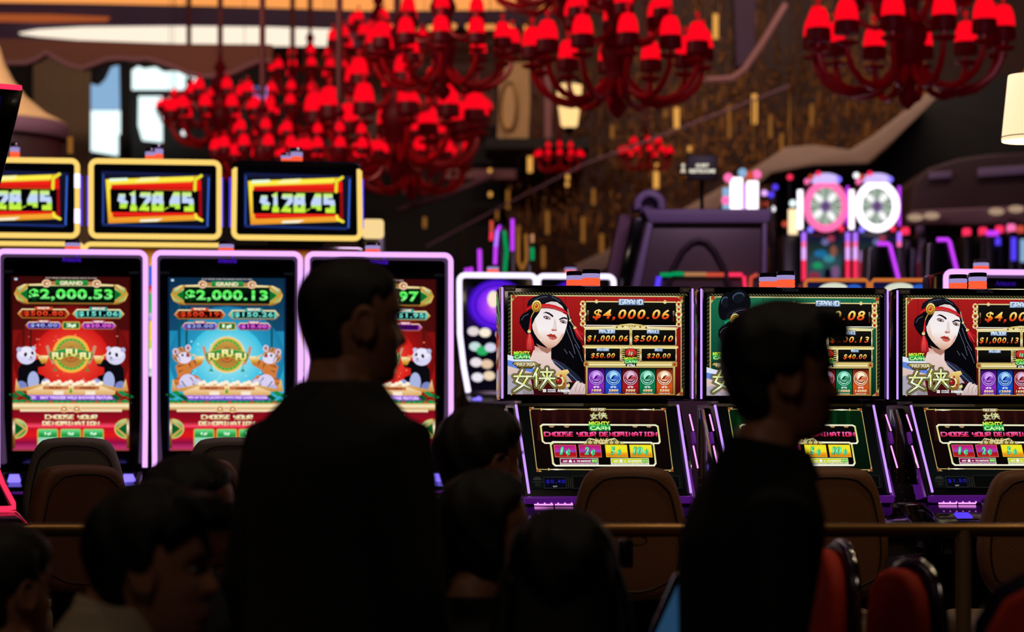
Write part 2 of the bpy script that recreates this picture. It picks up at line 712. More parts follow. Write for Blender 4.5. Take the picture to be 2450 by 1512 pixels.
def mighty_cash(a, x0, y0, x1, y1, back=True):
    w, h = x1 - x0, y1 - y0
    if back:
        a.rr(x0 - .02 * w, y0 + .30 * h, x1 + .02 * w, y1 + .04 * h, .08 * h, '#0a4a24')
        a.rr(x0, y0 + .36 * h, x1, y1, .08 * h, [(0, '#1e9a50'), (1, '#0c7a40')])
    a.text('MIGHTY', x0, y0, x1, y0 + .48 * h, [(0, '#f4ff50'), (.6, '#a8ee3c'), (1, '#46d84a')], .04, .05, out='#0a3a18', ow=.03)
    a.text('CA$H', x0 + .04 * w, y0 + .50 * h, x1, y1, [(0, '#8ef08a'), (.5, '#c8ffb0'), (1, '#e8ff60')], .04, 0, out='#0b6a34', ow=.03)


def han(a, x0, y0, x1, y1, nu_only=False):
    """the two brush characters"""
    def m(u, v):
        return (x0 + u * (x1 - x0) / 100, y0 + v * (y1 - y0) / 100)
    nu = [[(3, 36), (43, 36)], [(22, 10), (8, 56), (40, 84)], [(34, 40), (22, 74), (2, 98)]]
    xia = [[(58, 2), (48, 38)], [(55, 26), (55, 76)], [(65, 18), (94, 18)], [(70, 26), (74, 36)], [(90, 26), (86, 36)], [(62, 44), (98, 44)],
           [(80, 2), (80, 44), (64, 84)], [(82, 44), (99, 76)]]
    ls = [[m(*q) for q in l] for l in nu + ([] if nu_only else xia)]
    k = (x1 - x0) / 540
    a.strokes(ls, 34 * k, '#0c0a08', 44 * k)
    a.strokes(ls, 34 * k, '#b8a058', 28 * k)
    a.strokes(ls, 34 * k, '#14120e', 14 * k)
    a.strokes(ls, 26 * k, [(0, '#f2f4e0'), (.35, '#d8e04a'), (.6, '#f4fbe0'), (1, '#9aa070')])


def corner_gem(a, x, y, fx, fy, r):
    a.poly([(x, y), (x + fx * r * 2.2, y), (x + fx * r * 1.1, y + fy * r * .8), (x + fx * r * .8, y + fy * r * 1.1), (x, y + fy * r * 2.2)], '#b8a45e')
    a.ell(x + fx * r * .55, y + fy * r * .55, r * .62, r * .62, '#7a5a24', n=10)
    a.ell(x + fx * r * .55, y + fy * r * .55, r * .42, r * .42, '#b8322a', n=10)


def warrior_screen(v):
    """upper display picture: v holds colours and figures; frame = photo pixels of the first cabinet"""
    a = Art()
    X0, Y0, X1, Y1 = 1215, 700, 1640, 946
    a.ymax = 946
    a.rect(X0, Y0, X1, Y1, '#1a1810')
    # woven metal border
    for i in range(54):
        x = X0 + 10 + i * 7.8
        a.poly([(x, 701), (x + 3, 701), (x + 9, 706), (x + 6, 706)], '#6a6644', same=i > 0)
    for i in range(24):
        y = 712 + i * 9.4
        a.poly([(X0 + 1, y), (X0 + 8, y - 5), (X0 + 8, y - 2), (X0 + 1, y + 3)], '#56532f', same=True)
        a.poly([(X1 - 9, y), (X1 - 1, y - 5), (X1 - 1, y - 2), (X1 - 9, y + 3)], '#403e28', same=True)
    a.rect(1222, 707, 1632, 946, [(0, '#d8cc90'), (1, '#b8a868')])
    a.rect(1225, 709.5, 1630, 946, v['bg'])
    for x in (1252, 1300, 1352, 1420, 1500, 1570):
        a.rect(x, 709.5, x + 1.2, 940, v['fold'], same=False)
    a.frame(1190, 680 + v.get('dy', 0), 5.4)
    hair = [(0, '#1a1822'), (.2, '#0a0a10'), (1, '#050507')]
    if v.get('loops'):
        for cx, cy, rx, ry, ro in ((385, 120, 95, 190, 12), (560, 60, 150, 170, -20)):
            a.ell(cx, cy, rx, ry, '#0a0c12', ro)
            a.ell(cx - 10, cy - 60, rx * .55, ry * .35, '#39465c', ro)
            a.ell(cx - 6, cy - 40, rx * .5, ry * .34, '#10141c', ro)
    # hair behind the head and falling to the right
    a.poly([(400, 215), (470, 170), (560, 142), (650, 138), (740, 155), (820, 205), (890, 290), (930, 390), (965, 480), (1010, 590), (1060, 700), (1100, 820),
            (1118, 960), (1125, 1120), (1125, 1290), (1060, 1250), (960, 1120), (860, 1030), (740, 975), (660, 960), (560, 880), (470, 860), (430, 700), (372, 640), (322, 580), (282, 505),
            (290, 430), (330, 385), (390, 355), (380, 280)], hair)
    for l in ([(310, 470), (340, 420), (400, 390)], [(880, 560), (960, 760), (1000, 900)], [(930, 540), (985, 700), (1060, 830)], [(1000, 780), (1050, 880), (1095, 1000)],
              [(925, 870), (980, 950)], [(860, 840), (900, 900)], [(470, 215), (560, 175), (640, 165)], [(700, 165), (800, 225), (868, 310)]):
        a.line(l, 7, '#4a4e60')
        a.line(l, 2.5, '#8088a0')
    # body
    a.poly([(130, 1050), (260, 1000), (420, 950), (500, 880), (690, 960), (800, 1080), (900, 1180), (960, 1260), (900, 1420), (300, 1424), (130, 1424)],
           [(0, '#ecd6d0'), (.5, '#d8bcb4'), (1, '#8a8490')])
    a.poly([(130, 1180), (230, 1150), (330, 1424), (130, 1424)], '#a8a4b4')
    # neck
    a.poly([(480, 800), (560, 830), (690, 820), (690, 980), (740, 1060), (640, 1080), (500, 1000), (430, 950)], [(0, '#c89888'), (.35, '#e8cfc8'), (1, '#e2c6be')])
    a.poly([(495, 770), (560, 800), (640, 830), (700, 815), (686, 870), (640, 900), (560, 860)], '#a87462')
    # straps and dress
    a.poly([(130, 915), (230, 945), (430, 985), (520, 1060), (480, 1130), (350, 1060), (130, 1010)], '#dce4f4')
    a.poly([(130, 985), (260, 1010), (480, 1100), (500, 1160), (350, 1120), (130, 1060)], '#5f83d8')
    a.poly([(690, 968), (760, 985), (860, 1035), (960, 1110), (1050, 1190), (1118, 1280), (1060, 1300), (960, 1240), (840, 1130), (740, 1040)], [(0, '#232c44'), (1, '#161a2c')])
    a.line([(700, 980), (800, 1050), (930, 1160), (1060, 1280)], 7, '#7c86a8')
    a.poly([(420, 1200), (560, 1180), (760, 1230), (860, 1424), (470, 1424)], v['dress'])
    # face
    face = [(588, 262), (640, 236), (705, 226), (765, 232), (820, 262), (868, 318), (898, 380), (908, 440), (896, 510), (880, 575), (858, 640), (832, 700), (800, 750), (760, 790), (710, 822),
            (672, 830), (628, 812), (570, 762), (516, 702), (474, 640), (450, 580), (446, 530), (462, 480), (486, 430), (520, 370), (556, 305)]
    a.poly(face, [(0, '#dccbc6'), (.25, '#f2e8ea'), (.6, '#f6efee'), (.85, '#eac8b6'), (1, '#d09a80')])
    a.poly([(446, 530), (462, 480), (486, 430), (500, 520), (520, 620), (560, 700), (620, 780), (672, 828), (628, 812), (570, 762), (516, 702), (474, 640), (450, 580)], [(0, '#efe4e2'), (.45, '#e8cdc0'), (1, '#d4a28a')])
    a.poly([(486, 600), (540, 650), (600, 730), (560, 745), (510, 690)], '#e9cbbb')
    a.poly([(832, 640), (858, 640), (832, 700), (800, 750), (760, 790), (720, 815), (770, 750)], '#e2b49c')
    a.line([(905, 430), (890, 540), (860, 640), (820, 720)], 5, '#c8d0e4')
    # nose
    a.poly([(735, 440), (752, 470), (762, 560), (768, 596), (740, 612), (700, 604), (684, 585), (712, 570), (724, 500)], '#e8d4d2')
    a.poly([(690, 590), (720, 580), (770, 592), (756, 612), (728, 608), (704, 612)], '#c99080')
    a.line([(696, 594), (716, 604), (732, 600)], 6, '#6e3a32')
    a.line([(738, 470), (752, 540), (762, 590)], 4, '#c8aaa8')
    # eyes and brows
    for ex, ey, rw in ((636, 438, 48), (846, 490, 42)):
        a.ell(ex, ey - 2, rw * 1.1, 25, '#c9aaa4', 14)
        a.poly([(ex - rw, ey - 12), (ex - rw * .3, ey - 24), (ex + rw * .45, ey - 8), (ex + rw, ey + 24), (ex + rw * .2, ey + 20), (ex - rw * .5, ey + 10)], '#2a1a1c')
        a.poly([(ex - rw * .7, ey - 8), (ex - rw * .1, ey - 13), (ex + rw * .5, ey + 2), (ex + rw * .72, ey + 18), (ex, ey + 13)], '#e4e0e6')
        a.ell(ex + 3, ey + 1, 15, 15, '#1c1414', n=12)
        a.ell(ex + 7, ey - 4, 4, 4, '#ffffff', n=8)
    a.poly([(580, 384), (620, 360), (660, 370), (705, 398), (722, 420), (708, 432), (660, 396), (618, 378)], '#14101a')
    a.poly([(790, 456), (830, 432), (868, 428), (900, 444), (896, 462), (860, 450), (826, 456), (796, 470)], '#14101a')
    # mouth
    a.poly([(628, 666), (660, 652), (690, 644), (712, 655), (734, 652), (752, 676), (768, 696), (720, 694), (670, 684)], '#a83228')
    a.poly([(640, 674), (680, 690), (730, 698), (766, 698), (744, 716), (712, 724), (676, 712)], '#cf5a4c')
    a.line([(632, 668), (690, 684), (765, 697)], 5, '#5c1414')
    # hair edge over the forehead
    a.poly([(556, 300), (600, 240), (690, 205), (760, 205), (830, 250), (890, 340), (918, 430), (935, 540), (905, 470), (880, 370), (830, 285), (765, 236), (690, 228), (620, 250), (575, 290), (530, 380), (480, 450), (452, 520),
            (440, 470), (470, 400), (500, 330)], '#0b0a10')
    # headband
    red, dk = v['band']
    a.line([(366, 350), (395, 315), (440, 300)], [26, 44, 50], dk)
    a.line([(440, 300), (560, 290), (650, 288), (740, 305), (830, 340), (905, 392)], [56, 58, 58, 54, 48, 36], dk)
    a.line([(372, 338), (440, 295)], 18, red)
    a.line([(560, 280), (650, 278), (740, 294), (830, 330), (900, 380)], [30, 28, 26, 22, 14], red)
    a.line([(560, 300), (660, 300), (750, 320), (850, 362)], 5, v['bandlite'])
    # medallion
    a.ell(500, 292, 66, 80, '#5a3c12', 14)
    a.ell(500, 290, 61, 75, [(0, '#fff2a0'), (.5, '#d8ae3c'), (1, '#8a6418')], 14)
    a.ell(500, 290, 44, 55, '#7a5416', 14)
    a.ell(500, 290, 36, 46, '#d8a23a', 14)
    a.ell(498, 288, 18, 26, v['gem'], 14)
    a.ell(494, 280, 6, 8, '#ffd0b0')
    # left tassel
    a.line([(468, 362), (440, 410), (430, 440)], 11, '#c8a04a')
    a.line([(428, 445), (412, 600)], [14, 30], red)
    a.poly([(384, 640), (428, 640), (462, 740), (480, 850), (440, 868), (376, 862), (366, 800)], [(0, dk), (.4, red), (1, dk)])
    for dx in (0, 22, 44):
        a.line([(402 + dx * .4, 650), (388 + dx, 850)], 4, v['bandlite'])
    a.ell(405, 616, 22, 24, GOLD)
    # right tassel
    a.line([(902, 330), (925, 430), (945, 490), (998, 570)], 14, '#a0987c')
    a.ell(935, 470, 14, 18, GOLD, 30)
    a.ell(996, 568, 22, 20, GOLD)
    a.poly([(984, 588), (1012, 570), (1060, 612), (1112, 640), (1112, 776), (1070, 750), (1020, 690)], [(0, red), (.6, dk), (1, '#5a0808')])
    a.line([(1005, 590), (1090, 720)], 5, v['bandlite'])
    # hilt and hand
    a.poly([(740, 1170), (800, 1120), (900, 1102), (924, 1140), (880, 1180), (890, 1260), (870, 1350), (800, 1372), (740, 1340), (756, 1250)], [(0, '#f6d884'), (.5, '#b88a34'), (1, '#6a4a18')])
    a.ell(790, 1250, 62, 70, '#f4e4b8', -18)
    a.ell(788, 1252, 44, 52, '#5c2a14', -18)
    for gx, gy, gr in ((786, 1250, 30), (812, 1186, 17), (850, 1288, 15)):
        a.ell(gx, gy, gr, gr, '#a0181a', n=12)
        a.ell(gx - gr * .3, gy - gr * .3, gr * .35, gr * .35, '#ff8a70', n=8)
    a.poly([(885, 1275), (930, 1262), (1000, 1290), (985, 1345), (920, 1372)], '#14110e')
    a.ell(908, 1310, 20, 26, GOLD, 20)
    a.poly([(905, 1424), (940, 1360), (985, 1290), (1012, 1256), (1050, 1252), (1062, 1280), (1090, 1270), (1112, 1292), (1130, 1290), (1130, 1424)], [(0, '#f0dcd4'), (1, '#c2a8a8')])
    for l in ([(1050, 1256), (1010, 1330), (1000, 1390)], [(1092, 1272), (1060, 1340), (1050, 1400)], [(1125, 1300), (1100, 1380)]):
        a.line(l, 6, '#a07c78')
    a.frame(1190, 680, 5.4)
    # badges
    mighty_cash(a, 205, 872, 415, 972)
    a.poly([(180, 1032), (214, 1004), (480, 1004), (520, 1030), (560, 1036), (540, 1064), (480, 1062), (440, 1096), (260, 1092), (232, 1062)], '#1c160c')
    a.poly([(194, 1036), (222, 1012), (476, 1012), (516, 1038), (548, 1042), (530, 1056), (476, 1052), (436, 1086), (266, 1082), (240, 1054)], GOLDD)
    a.text('NU XIA', 246, 1020, 486, 1062, '#e8dcc0', .04, out='#3a3430', ow=.04)
    han(a, 196, 1082, 744, 1396)
    a.box(580, 1358, 622, 1396, 8, '#e8e8f0', '#4a4048')
    a.text('G', 588, 1364, 616, 1392, '#ffffff', .05)
    a.text('GIMMIE', 640, 1358, 746, 1374, '#e8e8f0', .04)
    a.text('GAMES', 640, 1380, 746, 1396, '#e8e8f0', .04)
    a.text('Aristocrat', 768, 1352, 930, 1396, '#ffffff', .03)
    # jackpot panels
    a.frame(1380, 680, 5.4)
    ink = [(0, '#14120f'), (1, '#040303')]
    a.poly([(60, 240), (150, 225), (1240, 225), (1330, 240), (1345, 380), (1330, 540), (1240, 545), (150, 545), (60, 540), (45, 380)], GOLDD)
    a.rect(110, 232, 1280, 530, ink)
    a.rect(110, 220, 1280, 236, GOLD)
    a.rect(110, 528, 1280, 540, '#e8e4d8')
    for sx in (70, 1316):
        for gy, gr in ((255, 30), (320, 24), (385, 38), (450, 24), (515, 30)):
            a.ell(sx, gy, gr + 8, gr + 10, GOLD, n=12)
            a.ell(sx, gy, gr * .62, gr * .62, '#a82a24', n=10)
        a.rect(sx + (56 if sx < 700 else -78), 340, sx + (76 if sx < 700 else -58), 480, [(0, '#a09070'), (.5, '#3a1410'), (1, '#5c1612')])
    for sx in (245, 1135):
        a.ell(sx, 228, 22, 26, GOLD, n=10)
    a.rect(530, 190, 860, 270, '#5c7090')
    a.block('GRAND', 540, 196, 850, 266, ICE, 1.0)
    g = v['grand']
    a.text(g, 195, 325, 1190, 470, AMT, .022, .22, 1.22, out='#3a0a06', ow=.022)
    # dragon crest rail
    a.poly([(75, 552), (440, 548), (560, 520), (690, 508), (820, 520), (940, 548), (1305, 556), (1280, 590), (95, 586)], GOLD)
    for i in range(12):
        a.ell(470 + i * 38, 562 - 18 * math.sin(PI * i / 11), 15, 13, '#7a6228' if i % 2 else '#e8d898', n=9)
    a.ell(690, 545, 44, 34, '#dcc888')
    for sx in (672, 708):
        a.ell(sx, 540, 8, 8, '#5a4418', n=8)
    for x0, x1, t, val in ((88, 688, 'MAJOR', v['major']), (692, 1284, 'MAXI', v['maxi'])):
        a.box(x0, 576, x1, 800, 14, GOLD, ink, 22)
        c = (x0 + x1) / 2 - 8
        w = 108 if t == 'MAJOR' else 84
        a.rect(c - w, 582, c + w, 640, '#5c7090')
        a.block(t, c - w + 6, 586, c + w - 6, 636, ICE, 1.0)
        if val:
            a.text(val, x0 + 32, 662, x1 - 38 if t == 'MAJOR' else x1 - 44, 752, AMT, .022, .22, 1.25, out='#3a0a06', ow=.02)
    a.poly([(70, 796), (1300, 796), (1310, 818), (1280, 834), (95, 834), (62, 812)], GOLD)
    for x0, x1, t, val in ((90, 560, 'MINOR', v['minor']), (816, 1284, 'MINI', v['mini'])):
        a.box(x0, 820, x1, 1004, 12, GOLD, ink, 18)
        c = (x0 + x1) / 2 + (2 if t == 'MINOR' else 0)
        w = 82 if t == 'MINOR' else 54
        a.rect(c - w, 826, c + w, 868, '#5c7090')
        a.block(t, c - w + 6, 830, c + w - 6, 864, ICE, 1.0)
        if val:
            a.text(val, x0 + 80, 892, x1 - 78, 964, AMT, .022, .22, 1.25, out='#3a0a06', ow=.02)
    a.box(566, 826, 812, 1010, 8, GOLD, '#2a2210')
    for yy in range(6):
        a.rect(572, 846 + yy * 28, 612, 858 + yy * 28, '#cbb878', same=yy > 0)
        a.rect(770, 846 + yy * 28, 808, 858 + yy * 28, '#cbb878', same=True)
    a.poly([(648, 828), (728, 828), (770, 866), (770, 906), (728, 940), (648, 940), (608, 906), (608, 866)], '#380a08')
    a.poly([(652, 834), (724, 834), (762, 868), (762, 904), (724, 934), (652, 934), (616, 904), (616, 868)], [(0, '#d83a34'), (1, '#a81614')])
    a.text('1', 658, 866, 680, 916, '#7ef0b0', .04, .2, out='#0a3a20', ow=.04)
    a.text('c', 686, 880, 712, 914, '#7ef0b0', .04, .2, out='#0a3a20', ow=.04)
    a.line([(702, 872), (694, 922)], 6, '#7ef0b0')
    # lower rail and coins
    a.rect(80, 1006, 1290, 1064, GOLD)
    for sx in (110, 1256):
        a.ell(sx, 1036, 36, 36, '#a88a44', n=12)
        a.ell(sx, 1036, 17, 17, '#a83020', n=10)
    mighty_cash(a, 606, 944, 770, 1024)
    a.rr(620, 1026, 760, 1074, 8, '#101010')
    a.text('XTRA', 632, 1032, 748, 1066, '#f4f4f4', .05)
    a.rect(104, 1064, 1264, 1432, [(0, '#c8b468'), (1, '#8a6c30')])
    a.rect(128, 1078, 1236, 1420, '#050404')
    for i, (c0, c1, cl, cd) in enumerate((('#5a1490', '#8a2ab8', '#d8a8ff', '#3a0a66'), ('#123c9c', '#1c50c8', '#a8dcff', '#0a2460'), ('#6a1418', '#a81c20', '#e8c0dc', '#4a0c14'),
                                         ('#0c5a34', '#0f7a48', '#a8f4dc', '#063a22'), ('#a83a10', '#d0541a', '#fff0d0', '#6a2408'))):
        x0 = 136 + i * 220.5
        x1 = x0 + 208
        cx = (x0 + x1) / 2
        a.rect(x0, 1084, x1, 1416, [(0, '#0a0608'), (.2, c0), (.7, c1), (1, c0)])
        a.ell(cx, 1210, 98, 100, cd)
        a.ell(cx, 1210, 92, 94, cl, n=26)
        a.ell(cx, 1210, 84, 86, c0, n=26)
        a.ell(cx, 1206, 74, 76, [(0, cl), (.55, c1), (1, cl)], n=26)
        a.poly([(cx - 40, 1200), (cx - 26, 1168), (cx + 6, 1152), (cx + 34, 1162), (cx + 44, 1182), (cx + 20, 1184), (cx + 10, 1200), (cx - 6, 1224), (cx - 30, 1226)], cd)
        a.poly([(cx - 34, 1160), (cx - 12, 1134), (cx + 20, 1132), (cx + 46, 1158), (cx + 52, 1184), (cx + 24, 1176), (cx + 6, 1178), (cx - 16, 1196), (cx - 40, 1230), (cx - 50, 1200)], cl)
        a.line([(cx - 62, 1220), (cx - 30, 1256), (cx + 20, 1262), (cx + 62, 1226)], [4, 14, 16, 4], cd)
        a.line([(cx - 60, 1246), (cx - 18, 1278), (cx + 30, 1274), (cx + 58, 1250)], [3, 9, 9, 3], cl)
        a.text('UP TO', cx - 36, 1318, cx + 36, 1342, '#ffffff', .05)
        t = v['coins'][i]
        a.text(t, cx - 14 * len(t) - 6, 1356, cx + 14 * len(t) + 6, 1390, [(0, '#fff4d0'), (1, '#f0b060')], .05, .1, 1.2, out='#2a0804', ow=.03)
        a.text('CREDITS PER SPIN', cx - 72, 1404, cx + 72, 1416, '#d8d8d8', .05)
    a.rect(120, 1418, 1250, 1432, '#b88438')
    for x, y, fx, fy in ((1222 * 1., 708, 1, 1), (1632, 708, -1, 1), (1632, 946, -1, -1)):
        a.frame(0, 0, 1)
        corner_gem(a, x, y, fx, fy, 8)
    return a


def denom_screen(v):
    a = Art()
    a.frame(1230, 960, 5.976)
    a.rect(60, 70, 2330, 1250, [(0, '#060606'), (1, '#0d0f0f')])
    a.poly([(215, 120), (2160, 120), (2200, 980), (250, 980)], v['lowbg'])
    for i in range(9):
        x = 330 + i * 200
        a.poly([(x, 130), (x + 60, 130), (x + 20, 560), (x - 40, 560)], v['lowfold'], same=i > 0)
    for l in ([(212, 110), (2160, 122)], [(2160, 122), (2200, 985)], [(2200, 985), (250, 972)], [(250, 972), (212, 110)]):
        a.line(l, 11, '#b8a468')
    for x0 in (380, 1760):
        a.line([(x0, 117), (x0 + 110, 118), (x0 + 230, 118)], [6, 20, 4], '#fff8d8')
        a.ell(x0 + (0 if x0 < 900 else 228), 117, 14, 20, '#c8b060', n=8)
        if x0 < 900:
            a.line([(x0 + 40, 972), (x0 + 150, 974), (x0 + 270, 974)], [6, 18, 4], '#fff8d8')
            a.ell(x0 + 40, 972, 14, 18, '#c8b060', n=8)
    for x, y, fx, fy in ((208, 86, 1, 1), (2166, 96, -1, 1), (2206, 1006, -1, -1), (244, 1006, 1, -1)):
        corner_gem(a, x, y, fx, fy, 34)
    a.poly([(1050, 112), (1090, 96), (1290, 96), (1330, 116), (1290, 136), (1250, 150), (1120, 150), (1080, 136)], GOLDD)
    a.text('NU XIA', 1090, 98, 1282, 136, '#f0e8d0', .04, out='#2a2420', ow=.04)
    han(a, 1072, 160, 1308, 268)
    a.frame(1230, 960, 5.976)
    ink = '#0b0606'
    edge = [(0, '#f8f8e0'), (.2, '#d4d070'), (.8, '#e4e0a0'), (1, '#f8f6e0')]
    a.poly([(380, 322), (2000, 330), (2042, 352), (2056, 580), (2030, 612), (390, 608), (350, 576), (338, 350)], edge)
    a.poly([(390, 346), (1990, 352), (2018, 368), (2030, 574), (2010, 592), (400, 588), (374, 566), (364, 364)], ink)
    for x in (505, 720, 1700, 1900):
        a.poly([(x - 44, 350), (x + 44, 352), (x + 22, 376), (x - 22, 374)], '#a8845c')
    mighty_cash(a, 1040, 288, 1342, 420)
    a.block('CHOOSE YOUR DENOMINATION', 386, 436, 2014, 504, [(0, '#ff7ac0'), (.5, '#f03a7c'), (1, '#c81e34')], .95, 1.0)
    a.poly([(500, 570), (1920, 580), (1960, 604), (1972, 890), (1940, 930), (510, 930), (474, 896), (460, 606)], edge)
    a.poly([(520, 598), (1900, 604), (1936, 622), (1948, 880), (1926, 908), (526, 908), (500, 882), (486, 622)], '#0a0505')
    # crest
    for i in range(17):
        t = i / 16
        x = 905 + t * 610
        hgt = 92 * math.sin(PI * t) ** .7
        a.poly([(x, 612), (x + 38, 612), (x + 30, 612 - hgt), (x + 12, 606 - hgt * .7)], '#c8b468' if i % 2 else '#7a6a30', same=False)
    for s in (-1, 1):
        for r in range(5):
            a.line([(1210, 590), (1210 + s * (60 + r * 30), 560 - r * 8), (1210 + s * (90 + r * 40), 520 + r * 16)], [14, 10, 2], '#e8dca0')
    a.ell(1210, 580, 60, 36, '#d8c888')
    a.ell(1190, 574, 9, 9, '#3a2c10', n=8)
    a.ell(1232, 574, 9, 9, '#3a2c10', n=8)
    pk = [(0, '#b01468'), (.3, '#c02a90'), (.6, '#8a4ac0'), (.62, '#a8141c'), (1, '#b81c20')]
    yl = [(0, '#e8e82c'), (.55, '#f4e024'), (.7, '#f0a41c'), (1, '#d87a14')]
    for x0, x1, f, e, t in ((510, 834, pk, '#e06a50', '1¢'), (866, 1190, pk, '#e06a50', '2¢'), (1244, 1566, yl, '#f0c020', '5¢'), (1594, 1918, yl, '#f0c020', '10¢')):
        a.poly([(x0, 620), (x1 - 4, 622), (x1, 802), (x0 + 8, 798)], e)
        a.poly([(x0 + 8, 628), (x1 - 12, 630), (x1 - 8, 794), (x0 + 16, 790)], f)
        c = (x0 + x1) / 2
        w = 84 if len(t) == 2 else 122
        gfill = [(0, '#2ecf80'), (.5, '#7ef8c0'), (1, '#18b068')]
        a.text(t[:-1], c - w, 650, c - w + (66 if len(t) == 2 else 150), 766, gfill, .055, .22, out='#0a3a2a', ow=.04)
        a.text('c', c + w - 78, 694, c + w - 12, 766, gfill, .06, .22, out='#0a3a2a', ow=.04)
        a.line([(c + w - 34, 680), (c + w - 56, 780)], 12, '#22c070')
    for x0, x1, c0, c1, n in ((584, 1134, '#8a1050', '#c8a8c0', '6'), (1310, 1860, '#c8d418', '#f0f0d0', '5')):
        a.rect(x0, 812, x1, 908, '#d8d8c8')
        a.rect(x0 + 8, 820, x1 - 8, 880, c0)
        a.rect(x0 + 8, 882, x1 - 8, 902, c1)
        a.text('ANY', x0 + 40, 842, x0 + 112, 868, '#f8f4f0', .05, .1)
        a.text(n, x0 + 124, 832, x0 + 172, 872, '#ffffff', .08, out='#402020', ow=.05)
        a.text('+', x0 + 188, 846, x0 + 220, 866, '#f8f4f0', .05)
        a.text('TO INITIATE', x0 + 240, 842, x0 + 440, 868, '#f8f4f0', .05, .1)
        a.rect(x0 + 452, 826, x0 + 536, 876, '#3aa050')
        a.text('MIGHTY CASH', x0 + 458, 836, x0 + 530, 866, '#c8ff80', .05)
        a.text('REPLACES FOR EACH MIGHTY CASH COIN SYMBOLS', x0 + 16, 886, x1 - 16, 900, '#7a2a4a' if n == '6' else '#5c6a10', .04)
    # meter row
    a.ell(240, 1120, 62, 44, '#2a2c28')
    a.rect(170, 1124, 310, 1170, '#0e100f')
    a.rect(170, 1148, 310, 1153, '#3a3c36')
    a.ell(240, 1190, 44, 26, '#1a1c1a')
    a.box(330, 1082, 650, 1240, 5, '#33352f', '#060814')
    a.text(v['meter'], 362, 1118, 634, 1176, '#241ca0', .02, 0, 1.2)
    a.text('BET', 458, 1206, 520, 1222, '#a0a0a0', .03)
    for x in (672, 704, 736):
        a.rect(x, 1090, x + 10, 1240, '#2a271c')
    a.box(742, 1068, 1500, 1244, 4, '#2c2e28', '#070707')
    a.box(1520, 1068, 2280, 1244, 4, '#2c2e28', '#070707')
    return a


